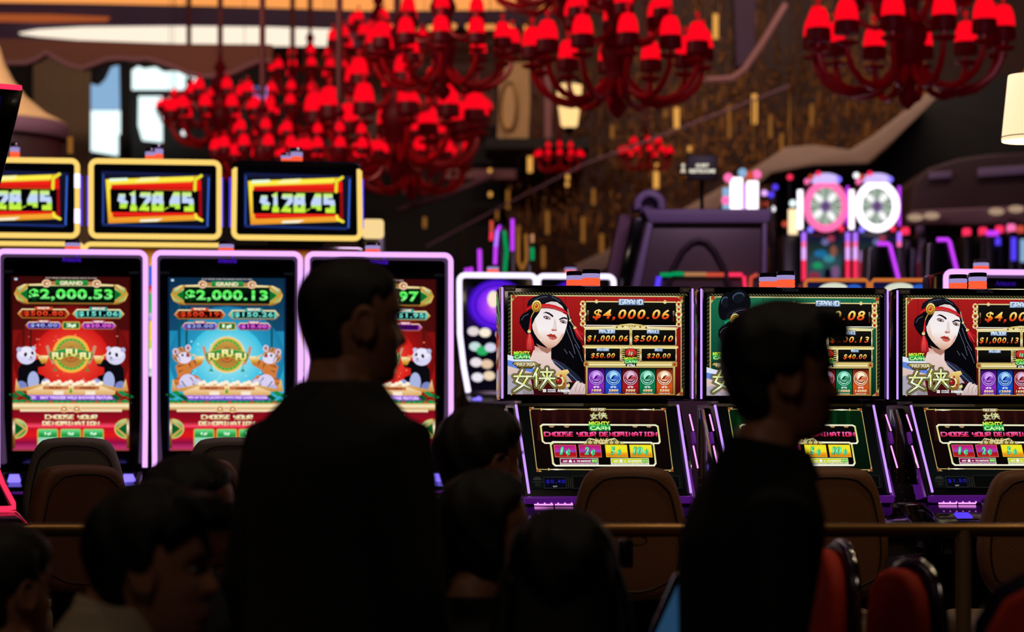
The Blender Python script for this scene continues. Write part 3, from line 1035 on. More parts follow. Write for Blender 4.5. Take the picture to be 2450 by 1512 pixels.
def fu_screen(v):
    a = Art()
    a.frame(20, 650, 3.36)
    a.rect(30, 40, 960, 1440, v['top'])
    a.rect(30, 470, 960, 1060, v['bg'])
    a.radial(500, 690, 460, 420, v['glow'], v['bgc'])
    for x, w in v['bamboo']:
        a.rect(x, 150, x + w, 900, v['bambooc'])
    a.radial(500, 690, 300, 270, v['glow2'], v['glow'])
    for i in range(40):
        r = random.random
        a.ell(120 + 760 * r(), 500 + 380 * r(), 3 + 6 * r(), 3 + 6 * r(), v['spark'], n=6, same=i > 0)
    a.rect(55, 55, 78, 72, '#b8d8f0')
    a.text('PLAY MORE LINES FOR MORE WAYS TO WIN', 300, 46, 700, 58, '#b8b0a8', .03)
    # grand meter
    gb = [(0, '#fff0b0'), (.3, '#c88a30'), (.7, '#f0c060'), (1, '#7a4a14')]
    a.poly([(52, 180), (75, 130), (130, 104), (280, 98), (720, 98), (870, 104), (925, 130), (948, 180), (925, 232), (870, 262), (130, 262), (75, 232)], gb)
    for s in (1, -1):
        def fx(x):
            return x if s > 0 else 1000 - x
        a.poly([(fx(66), 180), (fx(88), 134), (fx(152), 118), (fx(152), 246), (fx(88), 228)], [(0, '#d8f0c0'), (.4, '#3a9a30'), (1, '#a8d080')])
        a.line([(fx(160), 112), (fx(80), 182), (fx(160), 250)], 20, '#c8963a')
        a.poly([(fx(158), 140), (fx(104), 182), (fx(158), 228)], '#0e6a28')
    a.rect(158, 116, 842, 250, [(0, '#06200e'), (.5, '#020a05'), (1, '#03180a')])
    a.text(v['grand'], 168, 140, 826, 236, [(0, '#7aff70'), (.4, '#2ee048'), (.55, '#90ff90'), (1, '#18b838')], .04, 0, 1.12, out='#053a10', ow=.015)
    a.poly([(270, 110), (300, 66), (345, 80), (660, 80), (705, 66), (736, 110)], '#b8824a')
    for x in (305, 700):
        a.ell(x, 96, 36, 32, '#f0c8a0')
        a.ell(x, 96, 22, 20, '#a86a40')
        a.ell(x + 4, 98, 11, 10, '#ffe0c0')
    a.rect(376, 70, 632, 112, [(0, '#2aa048'), (1, '#0a6a28')])
    a.text('GRAND', 410, 76, 590, 108, '#f0e8c0', .05, out='#2a3a10', ow=.03)
    def meter(x0, x1, y0, y1, edge, face, ink, val, head, headc):
        m = (y0 + y1) / 2
        e = (y1 - y0) * .45
        a.poly([(x0, m), (x0 + e, y0), (x1 - e, y0), (x1, m), (x1 - e, y1), (x0 + e, y1)], [(0, '#ffe8b0'), (.5, edge), (1, '#8a5a20')])
        i = (y1 - y0) * .12
        a.poly([(x0 + i * 2, m), (x0 + e, y0 + i), (x1 - e, y0 + i), (x1 - i * 2, m), (x1 - e, y1 - i), (x0 + e, y1 - i)], face)
        a.rect(x0 + e * 1.25, y0 + i * 1.4, x1 - e * 1.25, y1 - i * 1.4, ink)
        c = (x0 + x1) / 2
        w = (x1 - x0) * .17
        a.rect(c - w, y0 - (y1 - y0) * .2, c + w, y0 + i, headc)
        a.text(head, c - w * .7, y0 - (y1 - y0) * .18, c + w * .7, y0 + i * .6, '#ffe8d0', .05)
        return x0 + e * 1.5, y0 + i * 2, x1 - e * 1.5, y1 - i * 2
    for (x0, x1, y0, y1, e, f, ink, key, hd, hc, tc) in (
            (78, 490, 300, 378, '#d08a3a', '#a02a10', '#1a0402', 'major', 'MAJOR', '#c84a20', [(0, '#ff6a38'), (.5, '#e02a14'), (1, '#ff5030')]),
            (508, 920, 300, 378, '#d0b060', '#58c8b8', '#021414', 'maxi', 'MAXI', '#2a9a98', [(0, '#b0fff0'), (.5, '#50e0d0'), (1, '#a0fff0')]),
            (140, 430, 404, 464, '#c87a5a', '#7a50d8', '#18084a', 'minor', 'MINOR', '#b06a60', '#a8b4ff'),
            (575, 855, 404, 464, '#c87a8a', '#a83ac0', '#3a0450', 'mini', 'MINI', '#c060a0', '#ff70f0'),
            (428, 572, 404, 462, '#d8b050', '#2a8a3a', '#0a3a18', 'den', '', '#2a8a3a', '#e8ffe0')):
        if hd == '':
            a.box(430, 402, 570, 464, 8, '#d8b050', '#1a6a30', 14)
            a.text(v['den'], 462, 416, 540, 452, '#e8ffd8', .06)
            continue
        q = meter(x0, x1, y0, y1, e, f, ink, v[key], hd, hc)
        if v[key]:
            a.text(v[key], q[0], q[1], q[2], q[3], tc, .022, 0, 1.15)
    # animals
    for s in (1, -1):
        def mx(pts):
            return [(x if s > 0 else 1000 - x, y) for x, y in pts]
        def me(x, y, rx, ry, f, rot=0):
            a.ell(x if s > 0 else 1000 - x, y, rx, ry, f, rot * s)
        if v['animal'] == 'panda':
            a.poly(mx([(80, 900), (86, 780), (120, 730), (200, 720), (250, 700), (300, 740), (290, 760), (240, 770), (240, 820), (290, 840), (300, 890), (260, 930), (120, 950)]), '#0a0a10')
            me(203, 880, 45, 78, '#aab4e0')
            me(115, 915, 42, 34, '#7a84c0', 30)
            me(300, 890, 34, 30, '#98a0d8', -20)
            me(150, 675, 76, 72, '#d8d4f2')
            me(150, 650, 66, 44, '#ece8fa')
            me(92, 628, 20, 20, '#b8b4dc')
            me(205, 618, 18, 18, '#c8c4e4')
            me(142, 668, 12, 18, '#16162a', 15)
            me(196, 656, 10, 16, '#16162a', -15)
            me(185, 690, 9, 7, '#3a304a')
            a.line(mx([(168, 706), (186, 712), (200, 700)]), 4, '#5a4a6a')
        else:
            a.poly(mx([(60, 880), (110, 840), (90, 760), (130, 720), (220, 710), (260, 690), (310, 720), (290, 750), (220, 790), (200, 830), (260, 830), (310, 880), (290, 930), (150, 960), (80, 930)]), '#d07a3a')
            me(190, 890, 70, 70, '#d8d0f0')
            me(150, 930, 50, 26, '#b8b4e0', 10)
            me(270, 900, 34, 44, '#cfc8ec', -20)
            me(140, 670, 74, 66, '#c88a58')
            me(160, 690, 56, 46, '#e4dcf4')
            for q in ((90, 640), (190, 610)):
                me(q[0], q[1], 24, 28, '#d8cce8')
                me(q[0], q[1], 12, 16, '#b06a50')
            me(146, 668, 9, 11, '#2a1a20')
            me(186, 660, 9, 11, '#2a1a20')
            me(190, 672, 16, 12, '#a83a30')
            for q in ([(96, 660), (120, 690), (130, 720)], [(84, 690), (110, 715)], [(130, 615), (150, 640)], [(160, 608), (166, 634)], [(110, 760), (160, 745)], [(200, 735), (214, 770)], [(240, 715), (256, 750)],
                      [(90, 860), (130, 850)], [(120, 800), (150, 790)], [(70, 890), (110, 900)], [(140, 880), (180, 930)], [(210, 850), (240, 890)], [(230, 900), (270, 930)]):
                a.line(mx(q), [9, 3] if len(q) == 2 else [9, 6, 3], '#2a1410')
        a.poly(mx([(240, 690), (262, 676), (322, 676), (318, 700), (300, 738), (270, 744)]), [(0, '#fff0c0'), (.5, '#e0a840'), (1, '#a86a20')])
        a.line(mx([(225, 665), (270, 690)]), 12, '#e8c070')
    # emblem
    a.ell(500, 664, 148, 150, v['ring'])
    a.ell(500, 664, 134, 140, '#e8b84a')
    a.ell(500, 664, 122, 126, '#2a7a2c')
    for i in range(22):
        t = 2 * PI * i / 22
        a.ell(500 + 112 * math.cos(t), 664 + 116 * math.sin(t), 13, 13, '#50c048', n=8, same=i > 0)
    a.ell(500, 664, 106, 110, [(0, '#c89a48'), (.5, '#a8742c'), (1, '#b88a3c')])
    a.ell(500, 664, 60, 64, '#a85a2c')
    a.ell(500, 664, 48, 52, '#c87a3a')
    a.ell(500, 664, 34, 38, '#a83a20')
    for s in (1, -1):
        def fx(x):
            return x if s > 0 else 1000 - x
        a.poly([(fx(300), 600), (fx(322), 592), (fx(352), 690), (fx(378), 740), (fx(350), 744), (fx(322), 680)], '#c89070')
        a.line([(fx(374), 740), (fx(374), 790)], 5, '#2a8a40')
        a.poly([(fx(374), 772), (fx(356), 800), (fx(392), 800)], '#1a8a40')
    top = [(328 + 344 * i / 12, 658 - 40 * math.sin(PI * i / 12)) for i in range(13)]
    bot = [(344 + 312 * i / 12, 716 - 38 * math.sin(PI * i / 12)) for i in range(13)]
    a.poly([(x, y - 8) for x, y in top] + [(x, y + 9) for x, y in bot[::-1]], '#b8a048')
    a.poly(top + bot[::-1], [(0, '#2aa048'), (1, '#0e7030')])
    for t, x0, x1, y0 in (('FU', 350, 436, 650), ('FU', 458, 548, 622), ('FU', 568, 654, 650)):
        a.text(t, x0, y0, x1, y0 + 58, [(0, '#fffac0'), (1, '#f0dc60')], .06, 0, out='#3a4a10', ow=.04)
    for x in (446, 557):
        a.ell(x, 666, 9, 9, '#c89050', n=8)
    # shelf and foliage
    a.poly([(70, 860), (100, 940), (280, 900), (720, 900), (900, 940), (930, 860), (950, 960), (60, 960)], [(0, '#f4cf90'), (1, '#c88a3c')])
    for i in range(16):
        a.ell(285 + i * 30, 896 - 12 * math.sin(i * 2.1), 20, 16, '#fff0d8', n=8, same=i > 0)
    a.poly([(150, 960), (280, 915), (720, 915), (850, 960), (840, 1000), (160, 1000)], [(0, '#fbe0b0'), (1, '#d8a050')])
    a.rect(280, 920, 480, 948, '#c87848')
    a.rect(520, 920, 722, 948, '#c87848')
    a.text('PLAY', 330, 926, 430, 944, '#8a2a14', .05)
    a.text('GAMBLE', 570, 926, 690, 944, '#8a2a14', .05)
    a.rect(360, 960, 440, 990, '#f8e8d0')
    a.rect(612, 960, 690, 990, '#f8e8d0')
    a.rect(160, 992, 840, 1032, [(0, '#9a5ae0'), (1, '#6a34c0')])
    a.text(v['ticker'], 178, 1000, 826, 1026, '#e8c8ff', .05, 0)
    a.ell(498, 962, 18, 30, '#d8c050')
    a.ell(498, 962, 9, 18, '#3a9a48')
    for s in (1, -1):
        for i, (dx, dy) in enumerate(((10, 10), (60, -10), (110, 20), (90, 60), (30, 60), (140, 60))):
            x, y = 40 + dx, 990 + dy
            x = x if s > 0 else 1000 - x
            a.poly([(x - 40, y - 14), (x, y - 26), (x + 46, y + 6), (x + 10, y + 22)], ['#0c6a34', '#1a8a48', '#085028'][i % 3])
    a.rect(60, 1034, 940, 1056, '#1e7a40')
    for i in range(20):
        a.ell(70 + i * 45, 1046, 16, 8, '#c83a2c' if i % 4 == 2 else '#2a9a54', n=7, same=i > 0)
    # denomination part
    a.rect(40, 1054, 960, 1112, [(0, '#d8a850'), (.4, '#fff0c8'), (.6, '#e8c890'), (1, '#b07830')])
    a.rect(40, 1112, 960, 1440, [(0, '#7a0c1c'), (.3, '#a00c20'), (.40, '#ff4a6a'), (.44, '#c81028'), (.62, '#e01818'), (.8, '#8a0c40'), (.93, '#c0306a'), (1, '#8a3a20')])
    a.rect(100, 1104, 900, 1126, '#f4d8b0')
    for x in (445, 545):
        a.ell(x, 1104, 40, 28, '#f0c890')
        a.ell(x, 1104, 24, 17, '#b07040')
        a.ell(x, 1104, 12, 9, '#ffe8c0')
    cy = [(0, '#fff8d0'), (1, '#e0c888')]
    a.block('CHOOSE YOUR', 294, 1150, 706, 1186, cy, 1.0)
    a.block('DENOMINATION', 274, 1202, 724, 1236, cy, 1.0)
    for x0 in (240, 420, 598):
        a.rr(x0 - 6, 1262, x0 + 160, 1420, 16, '#c8a83c')
        a.rr(x0 + 4, 1268, x0 + 150, 1414, 12, [(0, '#70e090'), (.25, '#2aa048'), (.42, '#1c8a3c'), (.45, '#90d8b0'), (1, '#a8b8c0')])
    for x0, t in ((240, '1¢'), (420, '2¢'), (598, '5¢')):
        a.text(t, x0 + 52, 1290, x0 + 104, 1316, '#d8ffe0', .05)
    for s in (1, -1):
        def fx(x):
            return x if s > 0 else 1000 - x
        a.poly([(fx(40), 1180), (fx(60), 1180), (fx(62), 1420), (fx(40), 1420)], [(0, '#8a5a20'), (.3, '#fff0c8'), (.6, '#8a5a20'), (1, '#5a3010')])
        pts = [(fx(62), 1180)] + [(fx(62 + 98 * math.cos(t)), 1262 + 82 * math.sin(t)) for t in [(-PI / 2 + PI * i / 12) for i in range(13)]]
        a.poly(pts, '#d8b868')
        pts = [(fx(62), 1190)] + [(fx(62 + 86 * math.cos(t)), 1262 + 72 * math.sin(t)) for t in [(-PI / 2 + PI * i / 12) for i in range(13)]]
        a.poly(pts, [(0, '#b8e0a0'), (.5, '#1c7a34'), (1, '#5ab050')])
        a.line([(fx(64), 1200), (fx(140), 1262), (fx(64), 1326)], 14, '#d8a850')
        a.poly([(fx(64), 1216), (fx(122), 1262), (fx(64), 1310)], '#0c5a26')
    a.rect(30, 40, 44, 1440, v['edge'])
    a.rect(956, 40, 970, 1440, v['edge'])
    return a


def cash_screen(amount, dy=0):
    a = Art()
    a.frame(200, 370, 6.574)
    a.rect(190, 140, 2080, 1230, '#030306')
    a.poly([(290, 260), (1990, 290), (1960, 1140), (290, 1110)], [(0, '#141626'), (1, '#0a0c1c')])
    for l, c in (([(325, 290), (320, 1110)], '#2c4aa0'), ([(1955, 330), (1935, 1110)], '#3a6ad8'), ([(330, 1105), (1900, 1130)], '#1c3278'), ([(330, 285), (1950, 320)], '#16183a')):
        a.line(l, 50, '#141c44')
        a.line(l, 22, c)
    red = [(0, '#ff2a1c'), (1, '#c8100c')]
    yel = [(0, '#fff24a'), (.5, '#ffd83a'), (1, '#f0902a')]
    a.poly([(1700, 400), (1840, 380), (1850, 990), (1700, 960)], '#9a0c10')
    a.poly([(1765, 420), (1832, 372), (1838, 550), (1770, 560)], '#ee1a14')
    a.poly([(358, 392), (1830, 318), (1840, 350), (1700, 380), (1700, 560), (450, 540), (440, 900), (480, 990), (1760, 930), (1860, 1010), (1720, 1024), (402, 1084)], '#e0b030')
    a.poly([(366, 398), (1720, 330), (1715, 400), (440, 470), (470, 980), (1760, 930), (1720, 1018), (404, 1080)], yel)
    a.poly([(460, 480), (1700, 420), (1710, 550), (440, 545)], red)
    a.poly([(450, 905), (1740, 900), (1740, 940), (490, 992)], red)
    a.poly([(430, 545), (1800, 555), (1805, 905), (440, 908)], '#050507')
    a.poly([(420, 380), (700, 366), (700, 410), (420, 430)], '#e8ffe0')
    a.poly([(900, 362), (1200, 345), (1160, 410), (800, 430)], '#fff6a0')
    a.poly([(900, 1020), (1250, 1000), (1150, 1046), (880, 1056)], '#fff8d8')
    a.line([(1840, 318), (1745, 385), (1740, 545)], 50, '#f0e030')
    a.line([(1750, 930), (1765, 985), (1850, 1020)], 44, '#ffee40')
    f = [(0, '#b8e83c'), (.16, '#d0f080'), (.32, '#c0d8f8'), (.58, '#c8d8ff'), (.68, '#b0e84c'), (1, '#d8f83c')]
    a.block(amount, 540, 578, 1724, 884, f, 1.35, 1.0)
    return a
# ---------------------------------------------------------------- room shell
PLAT = .35          # raised gaming floor
CEIL = 8.6


def struct(name, mb, mat, smooth=40.):
    o = mb.build(name, mat, None, smooth)
    o['kind'] = 'structure'
    return o


struct('floor', MB().box((0, 15.5, -.05), (18.4, 33, .1)), 'carpet')
struct('trim_1', MB().box((0, 18.6, PLAT / 2), (18, 25, PLAT), .02), 'platform_carpet')
struct('wall_back', MB().box((0, 31.6, CEIL / 2), (18.4, .2, CEIL)), 'wall_brown')
struct('wall_left', MB().box((-9.1, 15.5, CEIL / 2), (.2, 33, CEIL)), 'wall_dark')
struct('wall_right', MB().box((9.1, 15.5, CEIL / 2), (.2, 33, CEIL)), 'wall_dark')
struct('wall_front', MB().box((0, -1.1, CEIL / 2), (18.4, .2, CEIL)), 'wall_dark')
struct('ceiling', MB().box((0, 15.5, CEIL + .05), (18.4, 33, .1)), 'ceiling_mauve')

A7 = rad(7)


def poly_at(pts, Y, x0=0., z0=0.):
    return [((px - W / 2) / F * Y - x0, EYE - (py - HZ) / F * Y - z0) for px, py in pts]


# ---------------------------------------------------------------- signal lamp on a machine top
def signal_lamp(parent, x, y, z, r, h, name='signal_lamp'):
    """stack of a red lens, a pale lens and a clear cap; base of the stack at z"""
    root = MB().lathe([(r * .94, 0), (r, .004), (r, h * .06), (r * .9, h * .07)], 20, (x, y, z)).build(name, 'dark_metal', parent)
    a = MB()
    for i in range(2):
        zz = z + h * (.06 + .23 * i)
        a.lathe([(r * .9, 0), (r, h * .02), (r, h * .2), (r * .9, h * .22)], 20, (x, y, zz))
    a.build('red_lens', 'lens_red', root)
    MB().lathe([(r * .95, 0), (r, h * .02), (r, h * .2), (r * .95, h * .22)], 20, (x, y, z + h * .53)).build('pale_lens', 'lens_white', root)
    MB().lathe([(r, 0), (r, h * .2), (r * .92, h * .24), (r * .3, h * .25)], 20, (x, y, z + h * .76)).build('cap', 'candle_glass', root)
    return root


def inv_tube(pts, r, n=10):
    return MB().tube(pts, r, n)


# ---------------------------------------------------------------- front row: three low slot machines with two displays each
Y0 = 8.0
MX0 = (1431 - W / 2) / F * Y0
KX, KZ = Y0 / F / math.cos(A7), Y0 / F


def mz(py, Y=Y0):
    return EYE - (py - HZ) / F * Y - PLAT


def mx(px, Y=Y0):
    return ((px - W / 2) / F * Y - MX0) / math.cos(A7)


def low_pt(px, py, off=0.):
    za, zc = mz(965), mz(1200, 7.8)
    t = (EYE - (py - HZ) * Y0 / F - PLAT - za) / ((zc - za) - (py - HZ) * .2 / F)
    y = -.2 * t
    return (mx(px, Y0 + y), y - .004 + off, za + (zc - za) * t)


def cash_cabinet(x, y, label, v):
    root = empty('slot_machine', (x, y, PLAT), A7, label, 'slot machine', 'slot machines in the front row')
    # foot and belly
    b = MB()
    b.box((0, .12, .33), (.56, .5, .66), .02)
    b.box((0, .10, .03), (.60, .56, .06), .01)
    b.build('base_cabinet', 'black_plastic', root)
    # tilted lower display box
    zt, zb = mz(965), mz(1200, 7.8)
    MB().prism([(0, zt), (-.2, zb), (-.2, zb - .05), (.30, zb - .05), (.30, zt)], -.277, .277, .008, axis='x').build('lower_housing', 'black_plastic', root)
    # neck joining both boxes
    MB().box((0, .16, mz(960)), (.5, .2, .06), .01).build('hinge', 'gunmetal_blue', root)
    up = MB()
    up.box((0, .085, (mz(683) + mz(958)) / 2), (.648, .165, mz(683) - mz(958)), .012)
    up.box((0, .22, (mz(700) + mz(945)) / 2), (.5, .14, (mz(700) - mz(945)) * .8), .03)
    up.build('upper_housing', 'black_gloss', root)
    up = warrior_screen(v)
    up.build('upper_display', root, lambda px, py, o: ((px - 1431) * KX, -.003 + o, EYE - (py - HZ) * KZ - PLAT))
    lo = denom_screen(v)
    lo.build('lower_display', root, lambda px, py, o: low_pt(px, py, o))
    # small plates in the top corners
    pl = Art(gain=.45)
    for x0 in (1207, 1629):
        pl.box(x0, 687, x0 + 26, 697, 1, '#5c4a42', '#0c0a0a')
        pl.text('DENOM' if x0 < 1300 else 'CREDIT', x0 + 3, 689.5, x0 + 23, 694.5, '#6e5c50', .03)
    pl.text('Aristocrat', 1398, 684.6, 1440, 694, '#2c2a33', .03)
    pl.build('corner_plates', root, lambda px, py, o: ((px - 1431) * KX, -.002 + o, EYE - (py - HZ) * KZ - PLAT))
    # light strips
    for px in (1201.5, 1658.5):
        xx = (px - 1431) * KX
        MB().tube([(xx, -.004, mz(689)), (xx, -.004, mz(954))], .0036, 8).build('strip_or_reflection', 'strip_violet', root)
    for (xa, xb) in ((1233.5, 1248.5), (1622, 1637.5)):
        MB().tube([low_pt(xa, 969, -.004), low_pt(xb, 1179, -.004)], .0042, 8).build('strip_or_reflection', 'strip_violet', root)
    # side trim, accent tubes
    for s in (-1, 1):
        xo = 1431 + s * 206
        MB().prism([(.10, mz(975)), (-.10, mz(1110)), (-.13, mz(1160)), (.2, mz(1160)), (.2, mz(975))], s * .286 - .006, s * .286 + .014, .004, axis='x').build('side_panel', 'black_gloss', root)
        MB().prism([(-.105, mz(1120)), (-.19, mz(1192, 7.8)), (-.10, mz(1196)), (-.02, mz(1130))], s * .283 - .004, s * .283 + .012, .003, axis='x').build('side_trim', 'purple_acrylic', root)
        for ya, yb, d in ((992, 1030, 3), (1067, 1118, -6)):
            t = MB()
            t.tube([(s * .302, -.02 - .2 * (ya - 965) / 235, mz(ya)), (s * .302, -.05 - .2 * (yb - 965) / 235, mz(yb))], .0028, 8)
            t.build('accent_tube', 'led_pink', root)
        MB().tube([(s * .306, -.08, mz(1036)), (s * .306, -.1, mz(1060))], .008, 12).build('coin_cup', 'purple_acrylic', root)
        st = MB()
        for k in range(9):
            st.ball((s * .318, -.06 - .03 * k, mz(1110 + k * 17)), .0032, 8, 6)
        st.build('studs', 'brass', root)
    # purple sill with faint emission for LED light, LED rows and the button deck
    MB().box((0, -.218, mz(1196, 7.78)), (.555, .04, .024), .006).build('sill', 'purple_acrylic', root)
    dk = MB()
    dk.prism([(-.2, mz(1206, 7.8)), (-.42, mz(1262, 7.58)), (-.44, mz(1275, 7.56)), (-.42, mz(1330, 7.58)), (.0, mz(1340)), (.1, mz(1206))], -.30, .30, .012, axis='x')
    deck = dk.build('button_deck', 'black_gloss', root)

    def dp(px, f, dz=.004):
        yy = -.2 - .22 * f
        zz = mz(1206, 7.8) * (1 - f) + mz(1262, 7.58) * f
        return ((px - 1431) * KX, yy, zz + dz)
    l = MB()
    for k in range(2):
        l = MB()
        l.tube([dp(1258 + k * 48, .06), dp(1302 + k * 46, .065)], .003, 8)
        l.build('led_row', 'led_pink', deck)
    l = MB()
    for k in range(22):
        l.ball((-.235 + .022 * k, -.242, mz(1204, 7.77)), .0028, 6, 5)
    l.build('led_dots', 'led_pink', deck)
    rd = MB().box(dp(1400, .26, .012), (.125, .09, .03), .008, rot=(rad(14), 0, 0)).build('card_reader', 'black_plastic', deck)
    p0, p1 = dp(1366, .10, .029), dp(1436, .10, .029)
    q0, q1 = dp(1372, .42, .031), dp(1430, .42, .031)
    s_ = MB()
    s_.add([p0, p1, q1, q0, (p0[0], p0[1] + .002, p0[2] - .004), (p1[0], p1[1] + .002, p1[2] - .004), (q1[0], q1[1] + .002, q1[2] - .004), (q0[0], q0[1] + .002, q0[2] - .004)],
           [(0, 1, 2, 3), (4, 5, 6, 7), (0, 1, 5, 4), (1, 2, 6, 5), (2, 3, 7, 6), (3, 0, 4, 7)])
    s_.build('reader_screen', 'reader_blue', rd)
    MB().box(dp(1290, .62, .004), (.05, .05, .012), .005, rot=(rad(14), 0, 0)).build('spin_button', 'neon_blue', deck)
    bt = MB()
    for k in range(6):
        bt.box(dp(1322 + k * 12, .86, .004), (.013, .02, .008), .002)
    bt.build('bet_buttons', 'gunmetal_blue', deck)
    MB().tube([dp(1264, .8, .006), dp(1318, .8, .006)], .003, 8).build('deck_trim', 'chrome', deck)
    # lamps on top: the near one and the one of the unit behind
    zt = mz(683)
    signal_lamp(root, (1425 - 1431) * KX, .10, zt, .0315, .060)
    signal_lamp(root, (1398 - 1431) * KX, .20, zt, .0315, .060)
    return root


RED = dict(bg=[(0, '#a81c1c'), (.4, '#8c1214'), (1, '#3a080a')], fold='#6e1012', dress=[(0, '#5c1014'), (1, '#2a0a0e')], band=('#d8242c', '#8a1018'), bandlite='#ff7a6a', gem='#c02418',
           lowbg=[(0, '#260b0a'), (.35, '#120606'), (1, '#0c0505')], lowfold='#2c0e0c')
GRN = dict(bg=[(0, '#1c6a4a'), (.4, '#10513a'), (1, '#06251a')], fold='#0c3c2a', dress=[(0, '#0c3a2c'), (1, '#06201a')], band=('#1fae7a', '#0c5a42'), bandlite='#8affd0', gem='#1a6a3a',
           lowbg=[(0, '#06200c'), (.5, '#05180a'), (1, '#041007')], lowfold='#082c10')
ca = math.cos(A7)
sa = math.sin(A7)
for d, label, v in (
        (0., 'low slot machine with red warrior picture, GRAND $4,000.06, nearest the middle',
         dict(RED, grand='$4,000.06', major='$1,000.06', maxi='$500.10', minor='$50.00', mini='$20.00', coins=['1000', '2000', '3000', '4000', '5000'], meter='$0.40')),
        (.672, 'low slot machine with green picture half hidden behind the man in profile',
         dict(GRN, grand='$4,000.08', major='$1,000.04', maxi='$500.13', minor='$100.00', mini='$40.00', coins=['2000', '4000', '6000', '10000', '14000'], meter='$0.88', dy=28, loops=True)),
        (1.348, 'low slot machine with red warrior picture, MAJOR $1,000.13, at the right edge',
         dict(RED, grand='$4,000.06', major='$1,000.13', maxi='$500.10', minor=None, mini='$80.00', coins=['8000', '12000', '16000', '20000', '24000'], meter='$1.50'))):
    cash_cabinet(MX0 + d * ca, Y0 + d * sa, label, v)

# ---------------------------------------------------------------- left row: three tall slot machines with portrait displays
YF = 11.02
KF = YF / F


def fu_cabinet(px, Y, label, v, off=-2):
    root = empty('slot_machine', (*at(px, HZ, Y).xy, PLAT), A7, label, 'slot machine', 'tall slot machines with lilac neon')
    cx = 171.

    def P(qx, qy, o=0.):
        return ((qx - cx) * KF / math.cos(A7), o, EYE - (qy - HZ) * KF - PLAT)
    zt, zb = P(0, 602)[2], P(0, 1128)[2]
    MB().box((0, .16, (zt + zb) / 2), (.69, .30, zt - zb), .02).build('display_housing', 'black_gloss', root)
    bs = MB()
    bs.box((0, .12, zb / 2), (.60, .46, zb), .02)
    bs.box((0, .10, .04), (.66, .56, .08), .015)
    bs.build('base_cabinet', 'black_plastic', root)
    dk = MB().prism([(.02, P(0, 1124)[2]), (-.26, P(0, 1162)[2]), (-.28, P(0, 1180)[2]), (-.22, P(0, 1230)[2]), (.1, P(0, 1240)[2])], -.33, .33, .012, axis='x').build('button_deck', 'black_gloss', root)
    for bx in (42, 306):
        b = MB()
        for r in range(3):
            b.box((P(bx + r * 1.5, 0)[0], -.135 - .035 * r, P(0, 1146 + r * 5)[2] + .016), (.045 + .006 * r, .03, .01), .003, rot=(rad(17), 0, 0))
        b.build('button_group', 'led_blue', dk)
    MB().tube([P(20, 1176, -.285), P(330, 1176, -.285)], .005, 8).build('deck_trim', 'purple_acrylic', dk)
    # neon outline, open at the bottom
    y = -.012
    q = [P(-1, 1118, y - .03), P(-2, 1000, y - .01), P(-2, 700, y)]
    for i in range(7):
        t = PI - PI / 2 * i / 6
        q.append(P(14 + 16 * math.cos(t), 619 - 16 * math.sin(t), y))
    for i in range(7):
        t = PI / 2 - PI / 2 * i / 6
        q.append(P(328 + 16 * math.cos(t), 619 - 16 * math.sin(t), y))
    q += [P(344, 700, y), P(344, 1000, y - .01), P(343, 1118, y - .03)]
    MB().tube(q, .0125, 10).build('neon_outline', 'neon_lilac', root)
    a = fu_screen(v)
    a.build('portrait_display', root, lambda qx, qy, o: P(qx + .8, qy, -.003 + o * 1.2))
    l = Art(gain=.8)
    l.text('Aristocrat', 148, 615, 193, 626, '#4a18c0', .03)
    l.poly([(180, 615), (183, 609), (186, 615)], '#6a2ae8')
    l.build('logo', root, lambda qx, qy, o: P(qx, qy, -.003 + o))
    gap = Art(gain=.25)
    for xx in (5, 300):
        gap.rect(xx + 5, 648, xx + 28, 654, '#2a2a30')
    gap.build('bezel_plates', root, lambda qx, qy, o: P(qx, qy, -.003 + o))
    signal_lamp(root, P(cx + off, 0)[0], .16, zt, .036, .068)
    return root


FRED = dict(top=[(0, '#3a0a0a'), (.3, '#4a0c0c'), (.6, '#6a1010'), (1, '#200404')], bg=[(0, '#7a1010'), (.6, '#a01414'), (1, '#8a1010')], bgc='#6a0e0e', glow='#d01818', glow2='#ff5038', spark='#ff8a6a',
            ring='#ffb040', bamboo=((120, 14), (176, 12), (860, 14)), bambooc='#3a1410', animal='panda', edge='#2a0606', ticker='SIX    MAY TRIGGER WILD SHOWER FEATURE')
FBLU = dict(top=[(0, '#0c2a44'), (.3, '#14486c'), (.6, '#1c7aa0'), (1, '#0c2a44')], bg=[(0, '#1c86b0'), (.6, '#2aa0c4'), (1, '#3ab0cc')], bgc='#1c7aa8', glow='#38c0e0', glow2='#a8f0f8', spark='#b0f0ff',
            ring='#e8d8a0', bamboo=((110, 20), (170, 16), (850, 16)), bambooc='#0e5060', animal='tiger', edge='#0a1c3a', ticker='WIN UP TO 5X JACKPOT WITH FREE GAMES TRIGGER')
fu_cabinet(172, 11.02, 'tall lilac neon slot machine with two pandas, GRAND $2,000.53, at the left edge',
           dict(FRED, grand='$2,000.53', major='$500.80', maxi='$151.06', minor='$40.00', mini='$20.00', den='2¢'), -3)
fu_cabinet(544.5, 11.10, 'tall lilac neon slot machine with two tigers on blue, GRAND $2,000.13',
           dict(FBLU, grand='$2,000.13', major='$500.19', maxi='$150.26', minor='$20.00', mini='$10.00', den='1¢'), -3)
fu_cabinet(907, 11.18, 'tall lilac neon slot machine with pandas, mostly behind the broad standing man',
           dict(FRED, grand='$2,000.97', major='$500.42', maxi='$151.95', minor='$20.00', mini=None, den='2¢'), -10)

# ---------------------------------------------------------------- second row: yellow neon machines with a tilted topper each
YC = 12.6
KC = YC / F


